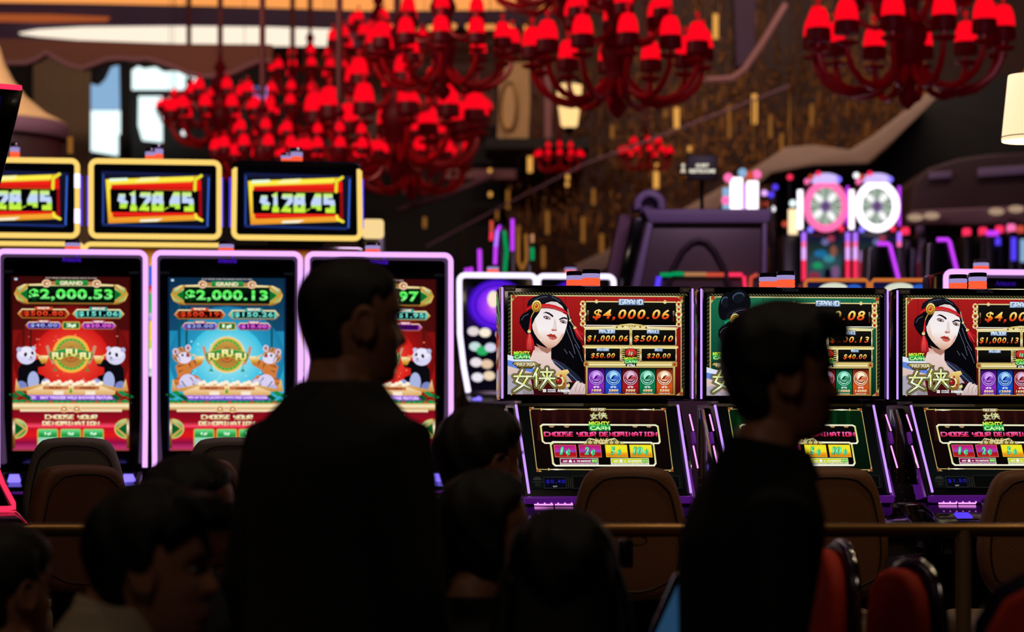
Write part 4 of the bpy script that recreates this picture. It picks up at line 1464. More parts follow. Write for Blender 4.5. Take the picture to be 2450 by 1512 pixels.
def cash_topper(px, Y, label, amount, mode, lamps):
    root = empty('slot_machine', (*at(px, HZ, Y).xy, PLAT), A7, label, 'slot machine', 'yellow neon slot machines behind the tall ones')
    cx = 371.5

    def P(qx, qy, o=0.):
        return ((qx - cx) * KC / math.cos(A7), o, EYE - (qy - HZ) * KC - PLAT)
    zt, zm = P(0, 385)[2], P(0, 572)[2]
    MB().box((0, .12, (zt + zm) / 2), (.66, .2, zt - zm), .03).build('topper_housing', 'gunmetal_blue', root)
    z2 = P(0, 584)[2]
    b = MB()
    b.box((0, .17, z2 / 2 + .3), (.71, .36, z2 - .6), .03)
    b.box((0, .16, .32), (.66, .5, .64), .02)
    b.build('cabinet', 'black_gloss', root)
    MB().box((0, .2, (zm + z2) / 2), (.3, .12, .1), .01).build('topper_neck', 'dark_metal', root)
    y = -.0
    fr = [Vector(P(371.5 + 0, 0))]
    x0, x1, ya, yb, r = 221, 522, 387, 566, 14
    c = []
    for ccx, ccy, a0 in ((x0 + r, yb - r, 180), (x1 - r, yb - r, 270)):
        for i in range(6):
            t = rad(a0 + 90 * i / 5)
            c.append(P(ccx + r * math.cos(t), ccy - r * math.sin(t) , y))
    top = []
    for ccx, ccy, a0 in ((x1 - r, ya + r, 0), (x0 + r, ya + r, 90)):
        for i in range(6):
            t = rad(a0 + 90 * i / 5)
            top.append(P(ccx + r * math.cos(t), ccy - r * math.sin(t), y))
    if mode == 'open':
        MB().tube([P(x0 + 2, ya + 12, y)] + c + [P(x1 - 2, ya + 12, y)], .0145, 10).build('neon_frame', 'neon_yellow', root)
        MB().tube([P(x0 + 2, ya + 12, y)] + top[::-1] + [P(x1 - 2, ya + 12, y)], .0135, 10).build('unlit_frame', 'dark_metal', root)
    else:
        MB().tube(c + top, .0145, 10, closed=True).build('neon_frame', 'neon_yellow', root)
    if mode == 'part':
        for q in ((418, 452), (502, 536)):
            MB().tube([P(x1, q[0], y - .003), P(x1, q[1], y - .003)], .0155, 10).build('bright_segment', 'neon_white', root)
    cash_screen(amount).build('topper_display', root, lambda qx, qy, o: P(qx, qy, .017 + o))
    # lower picture and its neon
    s = Art()
    s.rect(215, 596, 528, 900, [(0, '#5a0c0a'), (.15, '#ffb43a'), (.3, '#c81414'), (.45, '#fff0e0'), (.6, '#6a2ad0'), (.75, '#c8e040'), (.9, '#2a8a50'), (1, '#e8e8f0')])
    for k in range(5):
        for j in range(4):
            s.ell(238 + k * 66, 660 + j * 66, 26, 26, ['#e8402a', '#f4d040', '#3a60e0', '#f8f0e8', '#40b060'][(k + 2 * j) % 5])
    s.build('main_display', root, lambda qx, qy, o: P(qx, qy, -.014 + o))
    if mode != 'open':
        q = [P(206, 900, -.02), P(206, 650, -.02)]
        for ccx, a0 in ((222, 180), (522, 90)):
            for i in range(6):
                t = rad(a0 - 90 * i / 5)
                q.append(P(ccx + 15 * math.cos(t), 601 - 15 * math.sin(t), -.02))
        q += [P(537, 650, -.02), P(537, 900, -.02)]
        MB().tube(q, .0125, 10).build('neon_outline', 'neon_yellow', root)
    for sx in (-1, 1):
        MB().tube([P(371 + sx * 159, 420, .05), P(371 + sx * 159, 540, .05)], .004, 8).build('blue_edge', 'neon_blue', root)
    for k, (qx, hh, wht) in enumerate(lamps):
        signal_lamp(root, P(qx, 0)[0], .12 + .06 * k, zt, .034 if k else .026, hh)
    return root


cash_topper(30, 12.52, 'yellow neon slot machine with a topper cut off by the left edge', '$128.45', 'part', ((372, .10, 0),))
cash_topper(371.5, 12.60, 'yellow neon slot machine with fully lit $128.45 topper above the tiger machine', '$128.45', 'full', ((358, .08, 1), (373, .11, 0)))
cash_topper(711, 12.68, 'yellow neon slot machine whose $128.45 topper frame is dark along the top', '$128.45', 'open', ((346, .065, 1), (372, .10, 0)))
# rear unit glimpsed right of the third topper
e = empty('slot_machine', (*at(893, HZ, 14.2).xy, PLAT), A7, 'dim cabinet with a warm yellow glowing panel right of the third topper', 'slot machine')
k = 14.2 / F
MB().box((0, .25, 1.15), (.16, .3, 2.3), .02).build('cabinet', 'black_plastic', e)
MB().box((0, .02, EYE - (547 - HZ) * k - PLAT), (.128, .06, .115), .02).build('glowing_panel', glow('panel_yellow', (1., .72, .32), .95), e)

# ---------------------------------------------------------------- white neon machines behind the front row
YW = 14.0
KW = YW / F


def white_neon(px, Y, label, arms):
    root = empty('slot_machine', (*at(px, HZ, Y).xy, PLAT), A7, label, 'slot machine', 'white neon slot machines')
    cx = 1190.

    def P(qx, qy, o=0.):
        return ((qx - cx) * KW, o, EYE - (qy - HZ) * KW - PLAT)
    zt, zb = P(0, 655)[2], P(0, 950)[2]
    MB().prism([(.0, zt), (-.0, P(0, 800)[2]), (-.13, zb), (.28, zb), (.28, zt)], -.219, .219, .012, axis='x').build('display_housing', 'black_gloss', root)
    b = MB()
    b.box((0, .1, zb / 2), (.43, .42, zb), .02)
    b.prism([(-.1, zb + .02), (-.34, zb - .03), (-.34, zb - .1), (-.1, zb - .14)], -.21, .21, .01, axis='x')
    b.build('base_cabinet', 'black_plastic', root)
    q = [P(1113, 938, -.16), P(1105, 880, -.10), P(1099, 800, -.02), P(1098, 700, -.015)]
    for ccx, a0 in ((1112, 180), (1268, 90)):
        for i in range(6):
            t = rad(a0 - 90 * i / 5)
            q.append(P(ccx + 14 * math.cos(t), 673 - 14 * math.sin(t), -.015))
    q += [P(1282, 700, -.015), P(1281, 800, -.02), P(1275, 880, -.10), P(1267, 938, -.16)]
    MB().tube(q, .0155, 10).build('neon_outline', 'neon_white', root)
    s = Art()
    s.rect(1116, 688, 1264, 800, '#1c0a40')
    s.rect(1116, 800, 1264, 935, '#0a0614')
    for i, c in enumerate(('#3a10b0', '#5a18e0', '#4a14c8', '#7a24f0', '#8a30f4', '#a03cf4', '#b84cf0', '#d070f4')):
        s.ell(1190, 730, 72 - i * 7.5, 62 - i * 6, c)
    s.ell(1180, 716, 14, 20, '#ffe8d0')
    for i, (x, y, c) in enumerate(((1132, 793, '#e8d8d8'), (1160, 796, '#fff0d8'), (1135, 830, '#c8e0e0'), (1152, 840, '#28b060'), (1172, 832, '#d8d8f0'), (1136, 868, '#f0e4ea'), (1162, 872, '#e8c8a8'), (1138, 904, '#ece8f4'), (1166, 900, '#f0d8b8'),
                                   (1200, 800, '#e8d8d8'), (1228, 840, '#e83a4a'), (1200, 868, '#f4d060'), (1230, 900, '#d8d8f0'))):
        s.ell(x, y, 14, 11, c)
    s.build('curved_display', root, lambda qx, qy, o: P(qx, qy, (-.004 if qy <= 800 else -.004 - .13 * (qy - 800) / 150) + o))
    MB().ball(P(1122, 960, -.3), .014).build('lit_button', 'led_blue', root)
    MB().ball(P(1132, 958, -.3), .018).build('lit_button', 'led_blue', root)
    signal_lamp(root, P(1184, 0)[0], .1, zt, .035, .06)
    return root


white_neon(1190, 14.0, 'white neon slot machine with purple swirl display behind the first low machine', None)
white_neon(1377, 14.08, 'white neon slot machine showing only its glowing top right of the swirl machine', None)

# right-hand lilac neon machine behind the third low machine
YR = 10.4
KR = YR / F
root = empty('slot_machine', (*at(2436, HZ, YR).xy, PLAT), A7, 'dark slot machine with lilac neon top at the far right', 'slot machine')


def PR(qx, qy, o=0.):
    return ((qx - 2436) * KR, o, EYE - (qy - HZ) * KR - PLAT)


MB().box((0, .16, PR(0, 650)[2] / 2 + .3), (.68, .3, PR(0, 650)[2] - .6), .02).build('display_housing', 'black_gloss', root)
MB().box((0, .12, .31), (.6, .5, .62), .02).build('base_cabinet', 'black_plastic', root)
q = [PR(2257, 1000, -.012), PR(2256, 720, -.012)]
for ccx, a0 in ((2270, 180), (2602, 90)):
    for i in range(6):
        t = rad(a0 - 90 * i / 5)
        q.append(PR(ccx + 14 * math.cos(t), 666 - 14 * math.sin(t), -.012))
q += [PR(2616, 720, -.012), PR(2616, 1000, -.012)]
MB().tube(q, .0125, 10).build('neon_outline', 'neon_lilac', root)
s = Art(gain=.5)
s.rect(2290, 700, 2580, 950, [(0, '#120a3a'), (1, '#3a0a4a')])
s.text('Aristocrat', 2380, 672, 2430, 684, '#3a14b0', .03)
s.build('portrait_display', root, lambda qx, qy, o: PR(qx, qy, -.003 + o))
signal_lamp(root, PR(2366, 0)[0], .12, PR(0, 650)[2], .034, .060)

# ---------------------------------------------------------------- curved red neon machine cut off by the left edge
YL = 7.75
TH = rad(-58)
cT, sT = math.cos(TH), math.sin(TH)
FAR = .352
p_ = at(-42, HZ, YL)
rx, ry = p_.x - (-sT) * FAR, p_.y - cT * FAR
root = empty('slot_machine', (rx, ry, PLAT), TH, 'black curved slot machine with red neon edge at the left edge', 'slot machine')


def PL(px, py):
    """front profile of the far edge: local (forward, height) seen at this place"""
    x = 0.
    for _ in range(12):
        Yw = ry + x * sT + FAR * cT
        Xw = (px - W / 2) / F * Yw
        x += (Xw - (rx + x * cT - FAR * sT)) * .9 / cT
        x = max(-.5, min(.6, x))
    Yw = ry + x * sT + FAR * cT
    return (x, EYE - (py - HZ) / F * Yw - PLAT)


front = [PL(*q_) for q_ in ((57, 215), (40, 290), (20, 370), (0, 450), (-22, 560), (-36, 680), (-40, 800), (-34, 920), (-20, 1050), (2, 1150), (32, 1208))]
back = [(x - .10, z) for x, z in front[::-1]]
MB().prism([(a_, b_) for a_, b_ in front + back], -.40, FAR, .006, axis='x').build('tmp', 'black_gloss', None)
o = bpy.data.objects['tmp']
for v_ in o.data.vertices:                       # prism runs along x; turn it so that it runs along y
    v_.co = (v_.co.y, v_.co.x, v_.co.z)
o.data.flip_normals()
o.name = 'curved_housing'
o.parent = root
scr = Art()
n_ = 26
ts = []
for i in range(n_):
    u = .25 + i / (n_ - 1) * (len(front) - 1.5)
    j = min(int(u), len(front) - 2)
    w_ = u - j
    ts.append(tuple(front[j][q_] * (1 - w_) + front[j + 1][q_] * w_ for q_ in (0, 1)))
for i in range(n_ - 1):
    for kx_ in range(12):
        c = ['#05051a', '#07072a', '#0a0a34', '#060622'][(i * 3 + kx_ * 5) % 4]
        if (i, kx_) in ((5, 8), (6, 4), (9, 9), (12, 6), (7, 10)):
            c = '#2a6a30'
        scr.L = 1
        y0_, y1_ = -.36 + kx_ * .054, -.36 + (kx_ + 1) * .054
        k0 = len(scr.V)
        scr.V += [(y0_, i, 1), (y1_, i, 1), (y1_, i + 1, 1), (y0_, i + 1, 1)]
        scr.C += [srgb(c)] * 4
        scr.Fc.append([k0, k0 + 1, k0 + 2, k0 + 3])
scr.build('curved_display', root, lambda y_, i_, o: (ts[int(i_)][0] + .004, y_, ts[int(i_)][1]))
MB().tube([(front[0][0] - .004, -.4, front[0][1] + .006), (front[0][0] - .004, .345, front[0][1] + .006)], .0085, 10).build('neon_top', 'neon_red', root)
low = [PL(*q_) for q_ in ((-12, 1110), (6, 1158), (31, 1204), (33, 1214))]
low = [(a_ + .004, FAR, b_) for a_, b_ in low]
MB().tube(low + [(low[-1][0] - .004, .33, low[-1][2] - .003), (low[-1][0] - .004, -.4, low[-1][2] - .003)], .0080, 10).build('neon_edge', 'neon_red', root)
dk = [PL(*q_) for q_ in ((28, 1222), (48, 1226), (80, 1262), (84, 1275))]
MB().prism(dk + [(dk[-1][0] - .02, dk[-1][1] - .12), (dk[0][0] - .35, dk[0][1] - .12), (dk[0][0] - .35, dk[0][1])], -.40, FAR, .006, axis='x').build('tmp', 'black_gloss', None)
deck = bpy.data.objects['tmp']
for v_ in deck.data.vertices:
    v_.co = (v_.co.y, v_.co.x, v_.co.z)
deck.data.flip_normals()
deck.name = 'button_deck'
deck.parent = root
e0, e1 = dk[1], dk[2]
MB().tube([(e0[0] - .004, -.4, e0[1] + .004), (e0[0] - .004, .34, e0[1] + .004), (e1[0], .34, e1[1] + .004), (e1[0], -.4, e1[1] + .004)], .0018, 6).build('deck_outline', 'neon_red', deck)
MB().tube([(e0[0] - .006, .22, e0[1] + .006), (e1[0] - .004, .22, e1[1] + .006)], .0022, 6).build('deck_divider', 'neon_red', deck)
MB().tube([(e0[0] + .004, .08, e0[1] + .002), (e0[0] + .012, .13, e0[1] + .0), (e1[0] - .02, .15, e1[1] + .012)], .003, 6).build('lit_button', 'neon_white', deck)
zb_ = dk[0][1] - .1
MB().box((dk[0][0] - .28, 0, zb_ / 2), (.40, .70, zb_), .02).build('base_cabinet', 'black_plastic', root)
MB().box((-.27, -.02, 1.2), (.26, .5, 1.4), .03).build('spine', 'black_plastic', root)


# ---------------------------------------------------------------- padded chairs of the gaming floor
BACK = [(.098, 0), (.134, -.03), (.153, -.08), (.168, -.14), (.180, -.20), (.184, -.265), (.170, -.335), (.135, -.385), (.08, -.41)]


def outline(sc=1., inset=0.):
    r = [(w_ - inset * (1 if i else 1.), z_ - (inset if i < 2 else (-inset if i > 6 else 0))) for i, (w_, z_) in enumerate(BACK)]
    pts = [(-w_ * sc, z_ * sc) for w_, z_ in r[::-1]] + [(w_ * sc, z_ * sc) for w_, z_ in r]
    # smooth the outline by corner cutting
    for _ in range(2):
        o = []
        for i in range(len(pts)):
            a_, b_ = pts[i], pts[(i + 1) % len(pts)]
            o += [(a_[0] * .75 + b_[0] * .25, a_[1] * .75 + b_[1] * .25), (a_[0] * .25 + b_[0] * .75, a_[1] * .25 + b_[1] * .75)]
        pts = o
    return pts


def slot_chair(px, py, Y, rz, mat, label, sc=1., group='padded chairs at the slot machines'):
    """px,py: middle of the top edge of the backrest; local +y faces the machine"""
    t = at(px, py, Y)
    root = empty('slot_chair', (t.x, t.y, PLAT), rz, label, 'chair', group)
    zt = t.z - PLAT
    ol = [(x_, zt + z_) for x_, z_ in outline(sc)]
    bk = MB().prism(ol, 0, .085 * sc, .03, 4).build('backrest', mat, root, 60)
    wl = [(x_, -.001, zt + z_) for x_, z_ in outline(sc, .03)]
    MB().tube(wl, .0032, 6, closed=True).build('welt', 'leather_welt', bk)
    zs = zt - .44 * sc - .02
    st = MB()
    st.box((0, .24 * sc, zs - .045), (.42 * sc, .40 * sc, .10), .035, 4)
    st.build('seat', 'seat_cream', root)
    MB().box((0, .05, zs + .03), (.20, .03, .20), .008).build('back_support', 'dark_metal', root)
    MB().lathe([(.05, zs - .10), (.05, zs - .16), (.032, zs - .18), (.032, .07), (.06, .05)], 18, (0, .22 * sc, 0)).build('post', 'chrome', root)
    MB().lathe([(.06, .06), (.20, .035), (.235, .02), (.235, 0)], 28, (0, .22 * sc, 0)).build('base_plate', 'chrome', root)
    return root


slot_chair(1507, 1116, 7.25, rad(4), 'leather_brown', 'brown padded chair in front of the first low slot machine, over the rail')
slot_chair(1990, 1118, 7.30, rad(5), 'leather_brown', 'brown padded chair just right of the man in profile')
slot_chair(2488, 1123, 7.35, rad(3), 'leather_brown', 'brown padded chair cut off by the right edge')
slot_chair(178, 1046, 8.9, rad(8), 'leather_grey', 'grey padded chair before the panda machine, behind the turned brown one', 1.06)
slot_chair(556, 1046, 9.0, rad(8), 'leather_grey', 'grey padded chair before the tiger machine, left of the broad man', 1.06)
slot_chair(205, 1112, 8.05, rad(36), 'leather_brown', 'brown padded chair turned sideways beside the red neon machine', 1.05)
slot_chair(474, 1096, 8.45, rad(22), 'leather_brown', 'brown padded chair showing one rim behind the seated people at left', 1.05)

# ---------------------------------------------------------------- brass handrail on the platform edge
YH = 6.35
rail = empty('handrail', (0, YH, PLAT), 0, 'brass handrail on posts along the edge of the raised floor', 'railing')
zr = at(0, 1268, YH).z - PLAT
MB().tube([(-2.2, 0, zr), (2.6, 0, zr)], .0185, 16).build('top_rail', 'brass_rail', rail)
for px in (-160, 1100, 2305):
    x = at(px, HZ, YH).x
    p = MB()
    p.tube([(x, 0, .01), (x, 0, zr)], .021, 14)
    p.lathe([(.05, .0), (.05, .012), (.026, .03)], 16, (x, 0, 0))
    p.build('post', 'post_tan', rail)
x = at(1497, HZ, YH).x
MB().box((x, 0, zr - .062), (.038, .05, .075), .006).build('bracket', 'black_plastic', rail)
MB().tube([(x + .03 + .026 * math.cos(t * PI / 8), 0, zr - .028 + .012 * math.sin(t * PI / 8)) for t in range(17)], .003, 6).build('bracket_ring', 'brass', rail)
# ---------------------------------------------------------------- people
HEAD = [  # z, front, back, half width (metres, eye level = 0)
    (-.122, .050, .030, .030), (-.112, .078, .045, .044), (-.095, .084, .058, .053), (-.075, .086, .070, .060), (-.055, .085, .082, .066), (-.030, .085, .093, .071),
    (0., .083, .102, .075), (.030, .089, .106, .077), (.058, .086, .103, .075), (.085, .072, .088, .066), (.105, .048, .060, .047), (.116, .020, .028, .022)]


def lerp_tab(z):
    t = HEAD
    if z <= t[0][0]:
        return t[0][1:]
    for i in range(len(t) - 1):
        if z <= t[i + 1][0]:
            u = (z - t[i][0]) / (t[i + 1][0] - t[i][0])
            p0 = t[max(0, i - 1)]
            p3 = t[min(len(t) - 1, i + 2)]
            r = []
            for k in (1, 2, 3):
                a, b, c, d = p0[k], t[i][k], t[i + 1][k], p3[k]
                r.append(.5 * (2 * b + (c - a) * u + (2 * a - 5 * b + 4 * c - d) * u * u + (3 * b - 3 * c + d - a) * u ** 3))
            return r
    return t[-1][1:]


def gs(x, s):
    return math.exp(-(x / s) ** 2)


def head_rings(infl=None, face=True, n=56, m=44):
    rings = []
    for i in range(m):
        z = -.122 + .238 * (i / (m - 1))
        f, b, w = lerp_tab(z)
        rg = []
        for j in range(n):
            a = 2 * PI * j / n
            ca_, sa_ = math.cos(a), math.sin(a)
            p = 2 / 2.25
            x = (f if ca_ > 0 else b) * math.copysign(abs(ca_) ** p, ca_)
            y = w * math.copysign(abs(sa_) ** p, sa_)
            zz = z
            if face and ca_ > 0:
                # nose
                prot = 0
                if -.052 < z < .022:
                    u = (.022 - z) / .058
                    prot = .027 * max(0, min(1, u)) ** 1.1 if z > -.036 else .027 * max(0, (z + .052) / .016)
                x += prot * gs(y, .012 + .006 * max(0, -z / .04))
                # brow, eye sockets, lips, chin, cheeks
                x += .004 * gs(z - .022, .010) * gs(abs(y) - .028, .022)
                x -= .010 * gs(z - .001, .013) * gs(abs(y) - .031, .015)
                x += .008 * gs(z + .066, .006) * gs(y, .020) + .008 * gs(z + .080, .006) * gs(y, .018)
                x -= .004 * gs(z + .073, .003) * gs(y, .02)
                x -= .004 * gs(z + .092, .007) * gs(y, .03)
                x += .004 * gs(z + .030, .02) * gs(abs(y) - .045, .02)
            if infl:
                k = infl(ca_, sa_, z)
                L = math.sqrt(x * x + y * y) + 1e-6
                u_ = max(0., min(1., (z - .03) / .086)) * PI / 2
                x *= 1 + k * math.cos(u_) / L
                y *= 1 + k * math.cos(u_) / L
                zz += max(k, 0) * math.sin(u_)
            rg.append(Vector((x, y, zz)))
        rings.append(rg)
    return rings


def ear(mb, s, M):
    pts = []
    for i in range(15):
        t = i / 14
        a = rad(250 - 330 * t)
        pts.append(M @ Vector((-.004 + .020 * math.cos(a), s * (.078 + .008 * math.sin(PI * t)), -.008 + .031 * math.sin(a))))
    mb.tube(pts, [.0065] * 12 + [.007, .008, .008], 8)
    k = len(mb.v)
    mb.ball((0, 0, 0), (.019, .008, .028), 12, 8)
    for i in range(k, len(mb.v)):
        v = mb.v[i]
        mb.v[i] = tuple(M @ Vector((v[0] - .004, v[1] + s * .076, v[2] - .010)))


def hand(mb, wrist, d, pn, s):
    """wrist point, direction of the fingers, palm normal, side; five fingers, half closed"""
    d = d.normalized()
    pn = (pn - d * pn.dot(d)).normalized()
    lat = d.cross(pn) * s
    c = wrist + d * .045
    mb.tube([wrist - d * .01, wrist + d * .02, wrist + d * .055, wrist + d * .088], [.026, .034, .041, .037], 12, flat=.52 if abs(pn.y) > .5 else 1.)
    for i, (o, ln) in enumerate(((-.030, .068), (-.010, .078), (.011, .074), (.030, .058))):
        b = wrist + d * .078 + lat * o
        k1 = b + (d * .92 + pn * .25) * ln * .45
        k2 = k1 + (d * .60 + pn * .75) * ln * .33
        k3 = k2 + (d * .15 + pn * .95) * ln * .26
        mb.tube([b - d * .02, b, k1, k2, k3], [.0095, .0098, .0090, .0082, .0066], 8)
    b = wrist + d * .022 - lat * .026
    k1 = b + (d * .62 - lat * .70 + pn * .35) * .040
    k2 = k1 + (d * .85 - lat * .15 + pn * .45) * .034
    k3 = k2 + (d * .90 + lat * .10 + pn * .40) * .024
    mb.tube([b, k1, k2, k3], [.013, .0115, .0100, .0078], 8)


def torso_rings(dz, infl, broad, depth, stoop, z0=.90, z1=1.55, n=32):
    T = [(.86, .100, .165), (.95, .112, .172), (1.05, .106, .160), (1.15, .108, .160), (1.25, .118, .172), (1.33, .122, .182), (1.37, .114, .178), (1.42, .098, .142), (1.46, .080, .100), (1.50, .064, .076), (1.54, .057, .060), (1.62, .055, .056)]
    rings = []
    for z, d, w in T:
        if z < z0 or z > z1:
            continue
        nk = z > 1.47
        k = infl if not nk else infl * .9
        bw = 1 if z > 1.49 else broad
        rg = []
        for j in range(n):
            a = 2 * PI * j / n
            p = 2 / 2.5
            x = (d * (1 if nk else depth) + k) * math.copysign(abs(math.cos(a)) ** p, math.cos(a))
            y = (w * bw + k) * math.copysign(abs(math.sin(a)) ** p, math.sin(a))
            x += stoop * max(0, (z - 1.05)) ** 1.3 * .9 - .012 * (1.25 - abs(z - 1.25))
            rg.append(Vector((x, y, z + dz)))
        rings.append(rg)
    return rings


def person(px, Y, top_py, yaw, head_yaw, label, cloth, hair='short', seated=True, broad=1., depth=1., stoop=.10, skin='skin', hair_mat='hair_black', head_px=None, pitch=0., arms='lap', collar=None, lift=0., hfwd=.035, hs=1., glasses=False, long_len=.3):
    """px: column of the head centre; top_py: row of the top of the hair"""
    eye = at(px, top_py, Y)
    hair_t = .016 if hair != 'bulk' else .024
    top = eye.z - hair_t
    floor = 0.
    dz = top - 1.75 + lift                      # everything is measured down from a 1.75 m figure
    nx = stoop * .42 ** 1.3 * .9
    cyaw, syaw = math.cos(yaw), math.sin(yaw)
    hx = nx + hfwd
    # root stands under the torso so that the head centre falls on the wanted point
    root = empty('person', (eye.x - hx * cyaw, Y - hx * syaw, floor), yaw, label, 'person')
    hz = 1.75 - .116 * hs + dz - lift
    M = Matrix.Translation((hx, 0, hz)) @ Matrix.Rotation(head_yaw - yaw, 4, 'Z') @ Matrix.Rotation(pitch, 4, 'Y') @ Matrix.Scale(hs, 4)
    hip = .93 + dz
    sh = [Vector((stoop * .34 ** 1.3 * .9 - .012, s * .176 * broad, 1.372 + dz)) for s in (-1, 1)]
    b = MB()
    b.loft([[M @ v for v in rg] for rg in head_rings()])
    for s in (-1, 1):
        ear(b, s, M)
    # neck
    b.tube([Vector((nx * .8, 0, 1.46 + dz)), Vector((nx + .012, 0, 1.53 + dz)), M @ Vector((-.025, 0, -.06))], [.064, .056, .054], 18)
    b.loft(torso_rings(dz, -.004, broad, depth, stoop))
    el, wr = [], []
    for i, s in enumerate((-1, 1)):
        if arms == 'lap':
            e_ = sh[i] + Vector((.03, s * .035, -.29))
            w_ = e_ + Vector((.215, -s * .07, -.10))
        else:
            e_ = sh[i] + Vector((-.02, s * .066, -.30))
            w_ = e_ + Vector((.075, s * .0, -.25))
        el.append(e_)
        wr.append(w_)
        b.tube([sh[i] + Vector((0, -s * .05, .005)), sh[i], sh[i].lerp(e_, .5), e_, e_.lerp(w_, .35), w_], [.055, .054, .048, .040, .040, .027], 14)
        hd = Vector((.9, -s * .15, -.35)) if arms == 'lap' else Vector((.25, 0, -1))
        hand(b, w_, hd, Vector((0, -s * .3, -1)) if arms == 'lap' else Vector((0, -s, 0)), s)
    hips = [Vector((.0, s * .088, hip)) for s in (-1, 1)]
    kn, an = [], []
    for i, s in enumerate((-1, 1)):
        if seated:
            k_ = hips[i] + Vector((.42, s * .05, -.005))
            a_ = Vector((k_.x + .02, k_.y, .085))
        else:
            k_ = Vector((.02, s * .09, (hip + .09) * .52))
            a_ = Vector((-.01, s * .095, .085))
        kn.append(k_)
        an.append(a_)
        b.tube([hips[i] + Vector((-.03, 0, .04)), hips[i].lerp(k_, .35), k_, k_.lerp(a_, .3), a_], [.085, .078, .056, .054, .036], 14)
    body = mesh_obj('body', remesh(b, .0055, 3), skin, root)
    # clothes follow the body
    c = MB()
    c.loft(torso_rings(dz, .014, broad, depth, stoop, .86, 1.50))
    for i, s in enumerate((-1, 1)):
        w2 = el[i].lerp(wr[i], .93)
        c.tube([sh[i] + Vector((0, -s * .06, .008)), sh[i] + Vector((0, 0, .004)), sh[i].lerp(el[i], .5), el[i], el[i].lerp(wr[i], .4), w2], [.066, .068, .061, .054, .051, .040], 16)
    mesh_obj('shirt' if cloth != 'cloth_black' else 'jacket', remesh(c, .0075, 14), cloth, root)
    if collar:
        cl = MB()
        base = Vector((nx + .002, 0, 1.475 + dz))
        ring = []
        for (r, h) in ((.079, -.012), (.074, .03), (.082, .028), (.100, -.02), (.096, -.026)):
            ring.append([base + Vector((r * math.cos(2 * PI * j / 28), r * .98 * math.sin(2 * PI * j / 28), h + .016 * -math.cos(2 * PI * j / 28))) for j in range(28)])
        cl.loft(ring, cap=False)
        cl.build('collar', cloth, root, 60)
    t = MB()
    t.loft([[v for v in rg] for rg in torso_rings(dz, .010, max(1, broad * .95), depth, stoop, .86, 1.0)])
    for i, s in enumerate((-1, 1)):
        a2 = kn[i].lerp(an[i], .97)
        t.tube([hips[i] + Vector((-.03, 0, .04)), hips[i].lerp(kn[i], .35), kn[i], kn[i].lerp(an[i], .3), a2], [.096, .090, .069, .066, .056], 16)
    mesh_obj('trousers', remesh(t, .009, 4), 'trousers', root)
    for i, s in enumerate((-1, 1)):
        x, y = an[i].x, an[i].y
        sm = MB()
        sm.loft([[Vector((x + ox, y + w * math.cos(q * PI / 8), max(.0, h0 + h1 * (.5 + .5 * math.sin(q * PI / 8))))) for q in range(16)] for ox, w, h0, h1 in
                 ((-.085, .020, .0, .06), (-.07, .036, 0, .085), (-.02, .042, 0, .11), (.05, .044, 0, .085), (.12, .046, 0, .06), (.165, .036, 0, .05), (.18, .016, .0, .03))])
        sm.build('shoe', 'shoe', root, 60)
    # eyes
    for s in (-1, 1):
        e_ = MB().ball(M @ Vector((.0655, s * .031, .001)), .0118 * hs, 14, 10)
        eb = e_.build('eye', 'eye_white', root)
        MB().ball(M @ Vector((.0742, s * .031, .001)), .0052 * hs, 10, 8).build('iris', 'hair_brown', eb)
    # brows
    for s in (-1, 1):
        br = MB()
        br.tube([M @ Vector((.088, s * .014, .020)), M @ Vector((.089, s * .032, .026)), M @ Vector((.078, s * .050, .022))], [.0035, .004, .002], 6)
        br.build('eyebrow', hair_mat, root)

    # hair: the skull grown outwards above the hairline, sunk into the head below it
    def infl(c_, s_, z):
        front = max(0, c_)
        if hair in ('short', 'bulk', 'crop'):
            line = .070 * max(0, (c_ - .05)) ** .6 if c_ > .05 else (-.005 if c_ > -.35 else -.060 - .03 * min(1, (-.35 - c_) / .4))
            if .05 < c_ < .32:
                line = -.02 + .11 * (c_ - .05) / .27
            t_ = {'short': .013, 'bulk': .022, 'crop': .006}[hair]
        else:
            line = .075 * max(0, c_) ** .5 if c_ > .25 else -.2
            t_ = .022
        k_ = max(-1, min(1, (z - line) / .012))
        if k_ < 0:
            return -.02 + .02 * (1 + k_)
        up_ = 1 + .5 * max(0, z) / .1 if hair != 'crop' else 1
        wav = .0025 * math.sin(9 * math.atan2(s_, c_) + 60 * z) if hair != 'crop' else 0
        return k_ * (t_ * up_ + wav)
    h = MB()
    h.loft([[M @ v for v in rg] for rg in head_rings(infl, False)])
    if hair == 'bulk':
        for q in range(9):
            y = -.055 + q * .014
            h.tube([M @ Vector((.05, y, .118)), M @ Vector((.085, y * 1.05, .112)), M @ Vector((.104, y * 1.1, .088)), M @ Vector((.110, y * 1.1, .062))], [.020, .019, .014, .004], 8)
    if hair in ('long', 'tail'):
        rings = []
        L = long_len
        for i in range(9):
            u = i / 8
            w = .098 + .025 * u if hair == 'long' else .05 - .02 * u
            dpt = .052 - .012 * u
            z = .02 - L * u
            xo = -.062 - .035 * u if hair == 'long' else -.10 - .02 * math.sin(PI * u)
            rings.append([M @ Vector((xo + dpt * math.cos(2 * PI * j / 24), w * math.sin(2 * PI * j / 24), z + .004 * math.sin(5 * j))) for j in range(24)])
        h.loft(rings)
        if hair == 'long':
            for s in (-1, 1):
                h.tube([M @ Vector((.02, s * .07, .07)), M @ Vector((.012, s * .094, -.02)), M @ Vector((-.01, s * .105, -.12)), M @ Vector((-.03, s * .108, -.02 - L * .85))], [.028, .034, .036, .02], 12)
    mesh_obj('hair', remesh(h, .006, 2), hair_mat, root)
